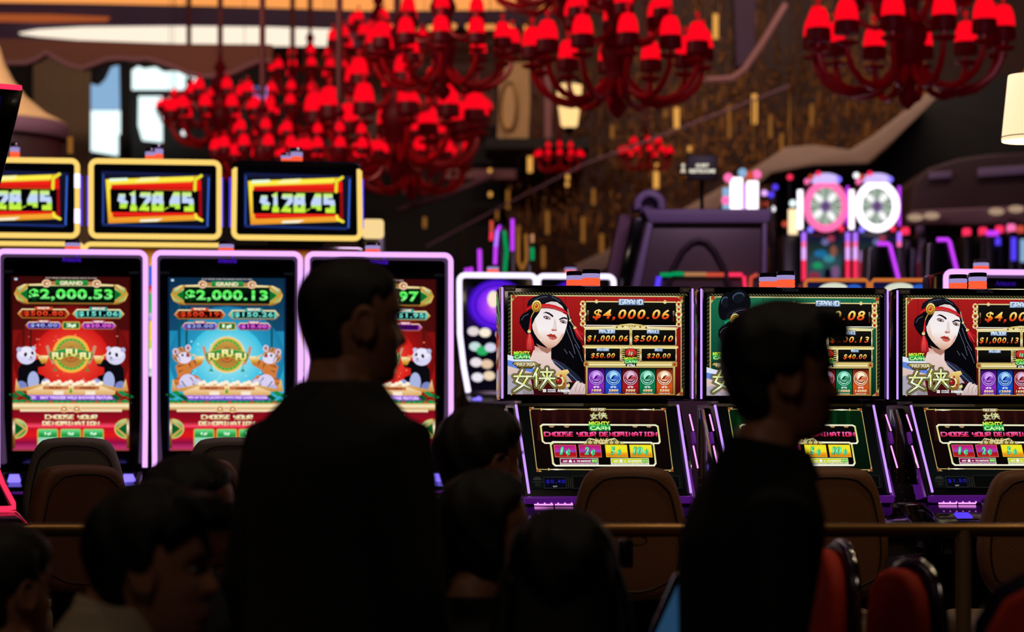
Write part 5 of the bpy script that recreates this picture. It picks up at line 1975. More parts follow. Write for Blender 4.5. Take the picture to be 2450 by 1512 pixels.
    if glasses:
        g = MB()
        for s in (-1, 1):
            g.tube([M @ Vector((.098, s * .032 + .022 * math.cos(t_ * PI / 9), .0 + .017 * math.sin(t_ * PI / 9))) for t_ in range(18)], .0016, 6, closed=True)
            g.tube([M @ Vector((.097, s * .054, .006)), M @ Vector((.05, s * .078, .008)), M @ Vector((-.005, s * .082, .002))], .0016, 6)
        g.tube([M @ Vector((.099, -.010, .004)), M @ Vector((.099, .010, .004))], .0016, 6)
        g.build('glasses', 'dark_metal', root)
    if seated:
        seat_under(root, hip - .10)
    return root


def seat_under(p, zs):
    """the low-backed seat a seated person occupies, a thing of its own"""
    y = p.rotation_euler.z
    r = empty('lounge_seat', (p.location.x, p.location.y, 0), y, p['label_seat'] if 'label_seat' in p else 'low orange seat under the ' + p['label'].split(',')[0][:60], 'chair', 'low seats of the seated people')
    a = MB()
    a.box((.09, 0, zs - .06), (.44, .46, .08), .03, 4)
    a.build('seat', 'orange_fabric', r)
    for sx in (-.08, .26):
        for sy in (-.18, .18):
            MB().tube([(sx + .02, sy, zs - .09), (sx, sy * 1.05, .0)], .014, 10).build('leg', 'chrome', r)
    return r


person(846, 5.04, 608, rad(52), rad(20), 'broad man standing with his back turned, dark shirt, head to the right, short hair', 'cloth_charcoal', 'crop', False, 1.01, 1.15, .10, arms='hang', hs=1.10)
person(1879, 4.65, 729, rad(8), rad(2), 'young man standing in profile facing right, thick fringe, black top', 'cloth_black', 'bulk', False, .92, .98, .14, arms='hang', collar=True, hs=1.0)
person(378, 4.5, 1168, rad(-6), rad(-8), 'man in front at left facing right, dark hair, cream collar', 'cloth_cream', 'bulk', True, 1.0, 1.05, .18, collar=True, lift=.055, hfwd=.075, hs=1.10)
person(16, 4.9, 1256, rad(95), rad(45), 'person at the left edge showing dark hair and one cheek', 'cloth_black', 'short', True, 1., 1., .16)
person(462, 5.55, 1090, rad(60), rad(-4), 'person behind the man with the cream collar, facing right', 'cloth_navy', 'short', True, 1., 1., .12, skin='skin_deep', hs=1.04)
person(1156, 5.95, 974, rad(8), rad(32), 'person beyond the broad man, dark hair and one ear turned away', 'cloth_black', 'short', True, .95, 1., .10, hs=1.06)
person(1172, 5.35, 1138, rad(2), rad(4), 'slim person in profile facing right, dark hair tied at the nape', 'cloth_black', 'tail', True, .86, .9, .10, long_len=.26, hs=.92)
person(1345, 4.5, 1236, rad(88), rad(86), 'person seen from behind, long black hair, between the two standing men', 'cloth_black', 'long', True, .92, .95, .08, hs=1.0, long_len=.42)
# ---------------------------------------------------------------- tall orange chairs and the blue screen in front of the rail
def lounge_chair(px, py, Y, rz, label, w=.40, hgt=.46):
    t = at(px, py, Y)
    root = empty('tall_chair', (t.x, t.y, 0), rz, label, 'chair', 'tall orange chairs in front of the rail')
    zt = t.z
    r = [(.04, 0), (.11, -.012), (.17, -.05), (.20, -.11), (.205, -.20), (.19, -.32), (.17, -.44)]
    ol = [(-a_ * w / .4, zt + b_) for a_, b_ in r[::-1]] + [(a_ * w / .4, zt + b_) for a_, b_ in r]
    MB().prism(ol, .0, .045, .02, 4).build('back_cushion', 'orange_fabric', root, 60)
    ol2 = [(x_ * 1.07, zt + (z_ - zt) * 1.0 + .014) for x_, z_ in ol]
    sh_ = MB().prism(ol2, .046, .068, .010, 3).build('back_shell', 'purple_shell', root, 60)
    MB().tube([(x_ * 1.01, .064, z_) for x_, z_ in ol2], .008, 10).build('chrome_edge', 'chrome', sh_)
    zs = zt - .46
    MB().box((0, -.20, zs - .05), (w, .40, .10), .035, 4).build('seat', 'orange_fabric', root)
    for sx in (-1, 1):
        for sy in (-.36, -.03):
            MB().tube([(sx * .15, sy, zs - .09), (sx * .19, sy + (-.03 if sy < -.2 else .03), 0)], .013, 10).build('leg', 'chrome', root)
    MB().tube([(-.175, -.38, .24), (.175, -.38, .24)], .011, 8).build('footrest', 'chrome', root)
    return root


lounge_chair(2128, 1360, 5.3, rad(-66), 'orange upholstered chair turned left, second from the right edge', .22)
lounge_chair(1950, 1312, 5.68, rad(-84), 'orange chair seen as a narrow strip beside the man in profile', .30)
lounge_chair(2668, 1374, 4.3, rad(-16), 'orange round-backed chair cut off by the bottom right corner', .46)

# slanted blue display on a stand, partly behind the man in profile
YB = 5.03
t = at(1680, 1450, YB)
root = empty('display_stand', (t.x, t.y, 0), 0, 'slanted dim blue screen with black frame left of the man in profile', 'screen')
pp = poly_at([(1616, 1372), (1800, 1372), (1800, 1650), (1495, 1650)], YB, t.x)
MB().prism(pp, .0, .05, .006).build('frame', 'black_gloss', root)
pp = poly_at([(1626, 1388), (1792, 1388), (1792, 1640), (1512, 1640)], YB, t.x)
MB().prism(pp, -.004, .002).build('blue_screen', 'display_blue', root)
m_ = MB()
m_.tube([(.05, .03, .02), (.05, .03, 1.0)], .022, 12)
m_.lathe([(.16, 0), (.16, .012), (.03, .03)], 24, (.05, .03, 0))
m_.build('stand', 'dark_metal', root)

# ---------------------------------------------------------------- chandeliers (built once with a unit ring, then copied)
def chandelier_master():
    root = empty('chandelier', (0, 0, 0))
    MB().lathe([(.03, 1.2), (.05, .95), (.13, .80), (.07, .70), (.15, .55), (.20, .42), (.13, .30), (.10, .12), (.17, -.02), (.21, -.14), (.16, -.30), (.13, -.40), (.20, -.50), (.17, -.60), (.07, -.68),
                (.05, -.70), (.11, -.76), (.10, -.84), (.04, -.90), (.01, -.93)], 20).build('stem', 'red_glass_dark', root)

    def shade(x, y, z, s, parent_arm):
        m = MB()
        m.mi = 0
        m.lathe([(.03 * s, .135 * s), (.075 * s, .115 * s), (.105 * s, .05 * s), (.118 * s, -.02 * s), (.122 * s, -.10 * s)], 16, (x, y, z))
        m.mi = 1
        m.lathe([(.123 * s, -.10 * s), (.130 * s, -.16 * s), (.132 * s, -.235 * s)], 16, (x, y, z))
        m.mi = 2
        m.lathe([(.012 * s, .135 * s), (.02 * s, .18 * s)], 8, (x, y, z))
        m.ball((x, y, z + .215 * s), .034 * s, 10, 8)
        return m.build('shade', ['shade_red', 'red_glass_dark', 'bulb_red'], root, 40)
    for k in range(12):
        a = 2 * PI * k / 12
        c, s_ = math.cos(a), math.sin(a)
        prof = [(.15, -.50), (.26, -.62), (.42, -.71), (.60, -.735), (.77, -.69), (.90, -.59), (.97, -.47), (1.0, -.34)]
        m = MB().tube([(r * c, r * s_, z) for r, z in prof], [.045, .042, .04, .04, .04, .038, .034, .03], 8)
        m.lathe([(.03, -.36), (.10, -.345), (.13, -.32), (.12, -.31), (.03, -.31)], 14, (c, s_, 0))
        m.tube([(c, s_, -.32), (c, s_, -.12)], .022, 8)
        m.build('arm', 'red_glass', root)
        shade(c, s_, 0, 1., None)
    for k in range(6):
        a = 2 * PI * (k + .5) / 6
        c, s_ = math.cos(a), math.sin(a)
        prof = [(.10, .12), (.20, .0), (.34, -.04), (.47, .0), (.55, .10), (.57, .16)]
        m = MB().tube([(r * c, r * s_, z) for r, z in prof], .032, 8)
        m.lathe([(.02, .13), (.085, .145), (.11, .165), (.02, .175)], 12, (.57 * c, .57 * s_, 0))
        m.tube([(.57 * c, .57 * s_, .16), (.57 * c, .57 * s_, .30)], .02, 8)
        m.build('arm', 'red_glass', root)
        shade(.57 * c, .57 * s_, .40, .9, None)
    return root


MASTER = chandelier_master()
CH = [  # centre px, ring row py, ring radius px, distance, turn, label
    (1478, 94, 205, 19.0, 4, 'large red chandelier right of centre with its whole lower half in view'),
    (2172, 54, 225, 18.0, 12, 'largest red chandelier at the upper right, arms hanging to a round finial'),
    (1352, -122, 190, 22.6, 8, 'red chandelier at the top edge of which only the curved arm bottoms show'),
    (1060, 88, 165, 20.5, 0, 'red chandelier directly left of the large central one, near the top'),
    (905, 90, 110, 26.0, 15, 'red chandelier at the right end of the bright ceiling panel'),
    (742, 162, 88, 27.2, 7, 'red chandelier hanging just under the bright ceiling panel'),
    (950, 252, 198, 22.6, 10, 'wide red chandelier in the middle of the hanging cluster'),
    (1075, 252, 92, 27.0, 3, 'red chandelier at the right of the cluster beside the beige drapes'),
    (527, 258, 120, 24.0, 20, 'red chandelier on a thick cord at the left of the cluster'),
    (700, 252, 98, 25.9, 2, 'red chandelier between the left one and the wide middle one'),
    (452, 252, 70, 26.5, 9, 'small red chandelier beside the bright doorway'),
    (628, 350, 112, 21.5, 13, 'low red chandelier above the lit yellow topper'),
    (812, 354, 105, 20.4, 5, 'low red chandelier above the third yellow topper'),
    (985, 362, 130, 24.5, 11, 'lowest red chandelier right of the yellow toppers'),
    (1338, 370, 54, 25.9, 0, 'small red chandelier under the glowing lantern'),
    (1545, 362, 60, 26.6, 6, 'tiny far red chandelier in front of the bead curtain, lower right of the lantern'),
]
for i, (px, py, R, Y, turn, label) in enumerate(CH):
    o = MASTER if i == 0 else copy_tree(MASTER)
    p = at(px, py, Y)
    s = R * Y / F
    o.location = p
    o.scale = (s, s, s)
    o.rotation_euler = (0, 0, rad(turn))
    tag(o, label, 'chandelier', 'red chandeliers')
    top = (CEIL - p.z) / s
    m = MB().tube([(0, 0, 1.1), (0, 0, top)], .028 / s, 8)
    m.lathe([(.12 / s, top), (.12 / s, top - .02 / s), (.03 / s, top - .10 / s)], 14)
    m.build('cord', 'red_cord', o)

# ---------------------------------------------------------------- back of the hall, right: bead curtain, stairs, drapes
YS = 28.0
cur = MB()
rnd = random.Random(3)
for i in range(170):
    px = 1215 + i * 5.9 + rnd.uniform(-1, 1)
    y = YS + rnd.uniform(-.35, .35)
    x = (px - W / 2) / F * y
    z = rnd.uniform(5.6, 6.9)
    zb_ = rnd.uniform(1.3, 3.0)
    while z > zb_:
        ln = rnd.choice((.06, .10, .16, .30))
        r = rnd.choice((.008, .012, .018)) if ln > .1 else rnd.choice((.014, .022))
        cur.lathe([(.003, 0), (r, ln * .3), (r, ln * .7), (.003, ln)], 5, (x, y, z - ln))
        z -= ln + rnd.choice((.0, .01, .03, .12))
o = cur.build('bead_curtain', 'bead_gold', None, 0, fix=False)
tag(o, 'wall-high curtain of gold beads on strings across the back of the hall', 'curtain', kind='stuff')

GL = [(1712, 34, 92, 1), (1805, 226, 296, 1), (1619, 258, 306, 1), (1570, 392, 450, 1), (1268, 362, 412, 1), (1803, 10, 60, .4), (1942, 250, 300, .4), (1843, 276, 330, .4), (1500, 180, 200, .4), (1592, 262, 280, .4),
      (1650, 350, 362, .7), (1358, 418, 430, .7), (1357, 436, 446, .7), (1173, 460, 470, .7), (1172, 404, 412, .7), (1552, 380, 390, .4), (1420, 452, 490, .4), (1465, 300, 330, .3), (1690, 470, 520, .4), (1016, 520, 545, .4),
      (1190, 505, 525, .4), (1870, 320, 380, .3), (1745, 250, 330, .3), (1880, 590, 640, .6), (1215, 455, 500, .3), (1310, 505, 560, .3), (1395, 520, 580, .3), (1300, 590, 640, .3), (1440, 560, 620, .3), (1240, 540, 580, .3)]
for px, ya, yb, br in GL:
    Y = 27.3 - .22 * (GL.index((px, ya, yb, br)) % 3)
    a_, b_ = at(px, ya, Y), at(px, yb, Y)
    root = empty('pendant_light', (a_.x, a_.y, b_.z))
    big = br >= 1
    tag(root, 'slim bright gold tube lamp hanging before the bead curtain' if big else 'small dim gold lamp hanging among the bead strings', 'lamp', 'bright gold tube lamps' if big else 'small gold lamps')
    h = a_.z - b_.z
    MB().tube([(0, 0, 0), (0, 0, h)], .030 if big else .020, 10).build('tube', 'lamp_gold' if br > .5 else 'lamp_gold_dim', root)
    MB().tube([(0, 0, h), (0, 0, CEIL - b_.z)], .003, 5).build('wire', 'dark_metal', root)

# drapes, white column and gilt oval mirror beside the lantern
YD = 26.5
d = MB()
for i in range(9):
    px = 1196 + i * 8.2
    x = (px - W / 2) / F * YD
    d.tube([(x, YD, at(0, 150, YD).z), (x + .01, YD - .03, at(0, 240, YD).z), (x - .01, YD, at(0, 333, YD).z)], .024, 8)
root = empty('drape', (0, 0, 0), 0, 'beige gathered drape left of the glowing lantern', 'curtain')
d.build('cloth', 'drape_beige', root)
zr_ = at(0, 148, YD).z
MB().tube([(at(1268, 0, YD).x, YD, zr_), (at(1188, 0, YD).x, YD, zr_), (at(1186, 0, YD).x, YD + .1, zr_), (at(1186, 0, YD).x, 31.52, zr_)], .018, 8).build('rod', 'brass', root)
za_, zb_ = at(0, 140, YD).z, at(0, 334, YD).z
struct('trim_10', MB().box((at(1285, 0, YD).x, 28.95, zb_ - .06), (1.15, 5.2, .12), .01), 'wall_dark')
o = MB().box((at(1311, 0, YD).x, YD, (za_ + zb_) / 2), (.085, .12, za_ - zb_), .02).build('column', 'valance_trim', None)
tag(o, 'slim pale pink column beside the glowing lantern', 'column')
p = at(1218, 255, YD - .1)
o = MB()
o.tube([(p.x + .08 * math.cos(t * PI / 12), p.y, p.z + .26 * math.sin(t * PI / 12)) for t in range(24)], .018, 8, closed=True)
root = empty('wall_mirror', (0, 0, 0), 0, 'narrow oval gilt mirror left of the pale column', 'mirror')
o.build('gilt_frame', 'brass', root)
MB().prism([(p.x + .075 * math.cos(t * PI / 12), p.z + .25 * math.sin(t * PI / 12)) for t in range(24)], p.y - .01, p.y + .02).build('glass', 'drape_beige', root)
# lantern
YLn = 25.0
root = empty('wall_lantern', at(1362, 305, YLn), 0, 'glowing tapered lantern behind the large central chandelier', 'lamp')
k = YLn / F
ln = MB()
ln.lathe([(.055, .0), (.085, .02), (.125, .30), (.13, .44)], 6)
ln.build('lantern_glass', 'lantern_glass', root, 20)
cp = MB()
cp.lathe([(.15, .44), (.14, .47), (.07, .54), (.03, .56), (.03, .62)], 6)
cp.lathe([(.06, 0), (.04, -.04), (.015, -.08)], 6)
cp.tube([(0, 0, .6), (0, .5, .75), (0, 1.45, .75)], .012, 8)
cp.build('lantern_frame', 'dark_metal', root, 20)


def slab(name, pts, Y, depth, mat, label=None, cat=None, kind=None, bevel=.01):
    xs = [p_[0] for p_ in pts]
    o = MB().prism(poly_at(pts, Y), Y, Y + depth, bevel).build(name, mat, None, 30)
    tag(o, label, cat, kind=kind)
    return o


# staircase: stone stringer stepping down to the left, soffit, glass balustrade, rails
root = empty('staircase', (0, 0, 0), 0, 'pale stone staircase sweeping down to the left in front of the bead curtain', 'stairs')
YT = 24.5
MB().prism(poly_at([(2240, 205), (2160, 268), (2092, 322), (2034, 358), (1944, 346), (1880, 352), (1800, 404), (1700, 462), (1600, 520), (1480, 585), (1300, 668), (1240, 700),
                    (1330, 700), (1500, 620), (1640, 545), (1790, 462), (1846, 415), (1946, 396), (2076, 392), (2140, 335), (2262, 215)], YT), YT, YT + 1.3, .02).build('stringer', 'stair_stone', root, 30)
r_ = MB()
r_.tube([at(1880, 10, YT + .2), at(1826, 100, YT + .2), at(1782, 165, YT + .2), at(1752, 188, YT + .2), at(1690, 192, YT + .2)], .035, 8)
r_.tube([at(1690, 192, YT + .2), at(1690, 192, YT + 1.2)], .035, 8)
r_.build('upper_handrail', 'valance_trim', root)
r_ = MB()
r_.tube([at(1890, 205, YT + .1), at(1780, 248, YT + .1), at(1600, 318, YT + .1), at(1400, 392, YT + .1), at(1180, 505, YT + .1), at(1020, 590, YT + .1)], .011, 8)
r_.build('lower_handrail', 'plaster_mauve', root)
MB().tube([at(1180, 420, YT + .4), at(1060, 470, YT + .4), at(950, 505, YT + .4)], .03, 8).build('side_rail', 'plaster_mauve', root)
for i in range(11):
    pz_ = MB()
    u = i / 10
    px = 1890 - 870 * u
    ya = 205 + 385 * u - 10 * math.sin(PI * u)
    pz_.tube([at(px, ya, YT + .1), at(px, ya + 150 - 60 * u, YT + .1)], .010, 6)
    pz_.build('baluster', 'brass', root)
slab('wall_1', [(2262, 200), (2600, 150), (2600, 700), (1860, 700), (1860, 420), (1946, 398), (2078, 394), (2142, 337)], YT + 1.35, .3, 'wall_dark', kind='structure')
slab('trim_2', [(1752, -120), (1812, -120), (1806, 150), (1762, 160)], YS - 1.2, .3, 'ceiling_mauve', kind='structure')
slab('trim_3', [(860, 395), (1215, 395), (1215, 760), (860, 760)], YS + .6, .2, 'wall_dark', kind='structure')
slab('trim_4', [(1078, 302), (1240, 302), (1240, 392), (1078, 392)], 27.2, .2, 'wall_dark', kind='structure')
slab('trim_5', [(1060, 404), (1235, 404), (1235, 428), (1060, 428)], 27.0, .3, 'valance_trim', kind='structure')

# bronze canopy over the far right bank
root = empty('canopy', (0, 0, 0), 0, 'curved bronze canopy with small downlights at the far right', 'canopy')
YC2 = 22.5
MB().prism(poly_at([(2172, 520), (2186, 440), (2222, 402), (2290, 380), (2370, 368), (2520, 362), (2520, 545), (2172, 548)], YC2), YC2, YC2 + 1.6, .03).build('fascia', 'bronze_fascia', root, 30)
for pts in ([(2222, 414), (2276, 410), (2276, 426), (2222, 430)], [(2340, 404), (2520, 392), (2520, 412), (2340, 424)]):
    MB().prism(poly_at(pts, YC2 - .02), YC2 - .05, YC2 + .02, .005).build('pale_inlay', 'kiosk_lilac', root, 30)
MB().prism(poly_at([(2176, 505), (2520, 490), (2520, 540), (2176, 540)], YC2 - .2), YC2 - .25, YC2 + .02, .02).build('lower_band', 'plaster_mauve', root, 30)
for px, py in ((2190, 520), (2229, 516), (2384, 506), (2431, 500)):
    p = at(px, py, YC2 - .32)
    MB().ball(p, (.075, .03, .034), 14, 8).build('downlight', 'spill_tan', root)

# ---------------------------------------------------------------- far machines, right
YG = 20.0
KG = YG / F


def wheel_machine(px, label, hot):
    root = empty('wheel_machine', (*at(px, HZ, YG).xy, PLAT), 0, label, 'slot machine', 'slot machines with a big wheel')
    c0 = 1975.

    def P(qx, qy, o=0.):
        return ((qx - c0) * KG, o, EYE - (qy - HZ) * KG - PLAT)
    zt = P(0, 690)[2]
    b = MB()
    b.box((0, .3, P(0, 555)[2] / 2), (.40, .5, P(0, 555)[2]), .02)
    b.box((0, .25, P(0, 490)[2]), (.30, .2, .46), .05)
    b.build('cabinet', 'black_plastic', root)
    cz = P(1975, 494)
    MB().tube([(cz[0] + .158 * math.cos(t * PI / 16), -.02, cz[2] + .185 * math.sin(t * PI / 16)) for t in range(32)], .030, 8, closed=True).build('wheel_ring', 'neon_pink' if not hot else 'neon_hotwhite', root)
    w_ = Art()
    w_.ell(1975, 494, 44, 52, '#3a4a44')
    for k in range(32):
        a0, a1 = 2 * PI * k / 32, 2 * PI * (k + .62) / 32
        w_.poly([(1975, 494), (1975 + 41 * math.cos(a0), 494 + 49 * math.sin(a0)), (1975 + 41 * math.cos(a1), 494 + 49 * math.sin(a1))], '#c8d8c8' if k % 3 else '#9aaa9a', same=k > 0)
    for a0 in (55, 140, 225, 310):
        t = rad(a0)
        w_.ell(1975 + 24 * math.cos(t), 494 + 28 * math.sin(t), 8, 13, '#ffffff', a0 + 90)
    w_.radial(1975, 494, 13, 14, '#3a1430', '#8a70a8')
    w_.build('wheel_face', root, lambda qx, qy, o: P(qx, qy, -.01 + o))
    MB().ball(P(1975, 430, .0), (.125, .06, .055), 16, 10).build('crest', glow('crest_lilac_%d' % hot, (.62, .50, 1.0), 1.1), root)
    for qx, ya, yb, mt in ((1914, 455, 548, 'neon_hotwhite'), (2028, 446, 540, 'neon_magenta')):
        MB().tube([P(qx, ya, -.01), P(qx, yb, -.01)], .022 if qx < 1975 else .012, 8).build('side_tube', mt, root)
    for qx in (1923, 2028):
        for j, (ya, yb, mt) in enumerate(((556, 578, 'neon_violet'), (578, 592, 'neon_pink'), (592, 622, 'neon_lilac'), (622, 672, 'neon_red'))):
            MB().tube([P(qx, ya, -.01), P(qx, yb, -.01)], .0165, 8, caps=True).build('side_tube', mt, root)
    s = Art(gain=.55)
    s.rect(1936, 566, 2014, 672, [(0, '#1c1c44'), (.3, '#2c443c'), (.5, '#3a5a6a'), (.7, '#3a6a6a'), (1, '#4a4a7a')])
    for x, y, rx_, ry_, c in ((1990, 570, 9, 8, '#c84a6a'), (1976, 578, 9, 8, '#8a8ad0'), (1965, 606, 16, 9, '#2a8ac8'), (1985, 618, 14, 9, '#4ab0c0'), (1958, 634, 12, 8, '#2ac07a'), (1950, 658, 14, 8, '#b03a5a'),
                              (2000, 650, 10, 16, '#9a6aa0'), (1996, 600, 8, 14, '#b06a5a'), (1982, 656, 9, 16, '#101024')):
        s.ell(x, y, rx_, ry_, c)
    s.build('display', root, lambda qx, qy, o: P(qx, qy, .045 + o))
    for qx, qy, mt in ((1957, 417, 'neon_red'), (1930, 435, 'neon_pink'), (1940, 425, 'neon_coral'), (2005, 430, 'led_blue'), (1938, 550, 'led_blue'), (2012, 548, 'neon_red')):
        MB().ball(P(qx, qy, -.03), .024, 10, 8).build('corner_bulb', mt, root)
    return root


wheel_machine(1975, 'wheel slot machine with pink lit ring, left of the pair', 0)
wheel_machine(2098, 'wheel slot machine with white lit ring, right of the pair', 1)


def far_lamp_box(px, py, Y, w, h, label, lampmat, front=None, top=None):
    """far slot machine seen as a dark cabinet with a lamp on top"""
    p = at(px, py, Y)
    root = empty('slot_machine', (p.x, p.y, PLAT), 0, label, 'slot machine', 'distant slot machines')
    z = p.z - PLAT
    b = MB()
    b.box((0, .2, z / 2), (w, .4, z), .02)
    b.build('cabinet', 'black_plastic', root)
    MB().lathe([(.035, 0), (.038, .02), (.038, h), (.03, h + .015)], 14, (0, .1, z)).build('signal_lamp', lampmat, root)
    if front:
        MB().box((0, -.005, z - .16), (w * .5, .02, .2), .004).build('display', front, root)
    return root


for px, py, mt, fr, side in ((2170, 560, 'neon_red', 'kiosk_lilac', 'furthest left'), (2318, 562, 'neon_red', None, 'third'), (2357, 560, 'neon_red', None, 'fourth'), (2397, 556, 'neon_red', None, 'fifth'),
                             (2206, 556, 'kiosk_lilac', 'kiosk_lilac', 'second, unlit'), (2425, 552, 'neon_pink', 'neon_blue', 'brightest, pink and blue'), (2447, 556, 'neon_coral', 'window_blue', 'last at the right edge')):
    far_lamp_box(px, py, 21.0, .085, .05, 'distant dark machine with a lamp under the bronze canopy, ' + side, mt, fr)
p = at(2378, 558, 20.5)
root = empty('neon_sign', (p.x, p.y, PLAT), 0, 'small magenta and blue hooked neon among the far machines', 'sign')
z = p.z - PLAT
MB().tube([(-.06, 0, z), (.04, 0, z)], .022, 8).build('magenta_bar', 'neon_magenta', root)
MB().tube([(.035, 0, z - .04), (.035, 0, z - .10)], .022, 8).build('blue_bar', 'neon_blue', root)
MB().box((0, .06, z / 2), (.12, .06, z), .01).build('post', 'black_plastic', root)

# slanted purple-edged machines
for px, w_, label in ((2108, 0, 'dark slanted machine with purple bracket neon right of the wheels'), (2250, 1, 'dark slanted machine with purple bracket neon, nearer the right edge')):
    Y = 16.5
    p = at(px, HZ, Y)
    root = empty('slot_machine', (p.x, p.y, PLAT), 0, label, 'slot machine', 'slanted machines with purple bracket neon')
    o_ = -10 if w_ else 0

    def Q(dx, py):
        v_ = at(px + dx, py + o_, Y)
        return (v_.x - p.x, 0, v_.z - PLAT)
    pr = [(Q(-30, 590)[0], Q(0, 590)[2]), (Q(16, 586)[0], Q(0, 586)[2]), (Q(40, 690)[0], Q(0, 690)[2]), (Q(44, 1100)[0], 0), (Q(-60, 1100)[0], 0)]
    MB().prism(pr, .02, .42, .01).build('cabinet', 'black_gloss', root)
    MB().tube([Q(-8, 583), Q(18, 583), Q(22, 588), Q(42, 668), Q(40, 678), Q(12, 678)], .0135, 8).build('neon_bracket', 'neon_magenta', root)
for i in range(3):
    Y = 17.2
    p = at(2158 + i * 32, 590, Y)
    root = empty('slot_machine', (p.x, p.y, PLAT), 0, 'plain dark grey slab-like machine, %s between the purple brackets' % ('leftmost', 'middle one', 'rightmost')[i], 'slot machine', 'dark slabs between the purple brackets')
    z = p.z - PLAT
    MB().prism([(-.04, z), (.02, z), (.044, z - .35), (.044, 0), (-.046, 0)], 0, .5, .015).build('cabinet', 'gunmetal_blue', root)
    MB().prism([(-.012, z - .02), (.006, z - .02), (.034, z - .37), (.018, z - .37)], -.006, .004).build('edge_strip', 'plaster_mauve', root)

# orange-edged machines just over the low row
for px, label in ((2002, 'machine top with orange neon edge and pale oval, below the wheel with the pink ring'), (2160, 'machine top with orange neon edge, below the slanted purple neon')):
    Y = 12.4
    k = Y / F
    p = at(px, HZ, Y)
    root = empty('slot_machine', (p.x, p.y, PLAT), 0, label, 'slot machine', 'orange neon machines')
    zt = at(0, 668, Y).z - PLAT
    MB().box((0, .17, zt / 2), (.33, .3, zt), .015).build('cabinet', 'black_gloss', root)
    q = [(-.163, 0, zt - .4), (-.163, 0, zt - .02), (-.15, 0, zt - .004), (.15, 0, zt - .004), (.163, 0, zt - .02), (.163, 0, zt - .4)]
    MB().tube(q, .010, 8).build('neon_outline', 'neon_orange', root)
    s = Art()
    s.rect(-70, 8, 70, 150, [(0, '#101038'), (1, '#24306a')])
    s.ell(-6, 26, 38, 18, '#d8dcc8')
    s.ell(42, 20, 18, 8, '#2a5ac0')
    s.build('display', root, lambda qx, qy, o: (qx * k, .012 + o, zt - qy * k))

# tall lilac kiosk with arch and rounded crest
YK = 14.8
root = empty('kiosk', (0, 0, 0), 0, 'tall lilac-framed kiosk back with dark arch and rounded crest', 'kiosk')
MB().prism(poly_at([(1548, 505), (1836, 505), (1832, 720), (1500, 720)], YK), YK, YK + .5, .01).build('panel', 'kiosk_panel', root, 30)
fr = MB()
fr.prism(poly_at([(1536, 502), (1846, 502), (1838, 536), (1552, 536)], YK), YK - .06, YK + .5, .012)
fr.prism(poly_at([(1548, 530), (1562, 536), (1524, 720), (1502, 720)], YK), YK - .05, YK + .3, .008)
fr.prism(poly_at([(1822, 530), (1834, 530), (1832, 720), (1820, 720)], YK), YK - .05, YK + .3, .008)
fr.build('frame', 'kiosk_lilac', root, 30)
MB().prism(poly_at([(1512, 520), (1548, 520), (1508, 720), (1470, 720)], YK), YK + .02, YK + .5, .008).build('dark_side', 'black_gloss', root, 30)
MB().prism(poly_at([(1486, 506), (1516, 506), (1478, 720), (1440, 720)], YK), YK + .2, YK + .5, .008).build('outer_side', 'plaster_mauve', root, 30)
arch = [at(1596, 690, YK - .015), at(1612, 640, YK - .015), at(1634, 600, YK - .015), at(1656, 580, YK - .015), at(1672, 575, YK - .015), at(1690, 580, YK - .015), at(1710, 602, YK - .015), at(1730, 640, YK - .015), at(1746, 690, YK - .015)]
MB().tube(arch, .02, 8).build('arch', 'kiosk_arch', root)
cr = MB()
c_ = at(1552, 488, YK + .2)
cr.prism([(c_.x + .10 * math.cos(rad(a)), c_.z - .02 + .10 * math.sin(rad(a))) for a in range(-20, 201, 10)] + [(c_.x + .05 * math.cos(rad(a)), c_.z - .02 + .05 * math.sin(rad(a))) for a in range(200, -21, -10)], c_.y - .12, c_.y + .12, .012)
cr.box((c_.x, c_.y + .03, c_.z), (.13, .10, .14), .02)
cr.build('rounded_crest', 'kiosk_lilac', root)
for ya, xa, xb, mt in ((657, 1580, 1608, 'neon_green'), (655, 1608, 1636, 'neon_green'), (656, 1638, 1690, 'neon_tan'), (657, 1690, 1732, 'neon_coral'), (657, 1744, 1776, 'neon_red')):  # neon reflected in the glossy panel, drawn as glowing tubes
    MB().tube([at(xa, ya, YK - .04), at(xb, ya, YK - .04)], .012, 8).build('strip_or_reflection', mt, root)
MB().tube([at(1577, 662, YK - .04), at(1572, 690, YK - .04)], .016, 8).build('strip_or_reflection', 'neon_blue', root)  # side pieces of the same reflected neon, also glowing tubes
MB().tube([at(1780, 660, YK - .04), at(1783, 690, YK - .04)], .011, 8).build('strip_or_reflection', 'neon_red', root)
MB().tube([at(1795, 690, YK - .04), at(1797, 664, YK - .04), at(1812, 656, YK - .04)], .011, 8).build('strip_or_reflection', 'neon_coral', root)
lo_ = at(1670, 700, YK)
MB().box((lo_.x, YK + .25, (lo_.z + PLAT) / 2), (.9, .45, lo_.z - PLAT), .02).build('lower_body', 'kiosk_panel', root)

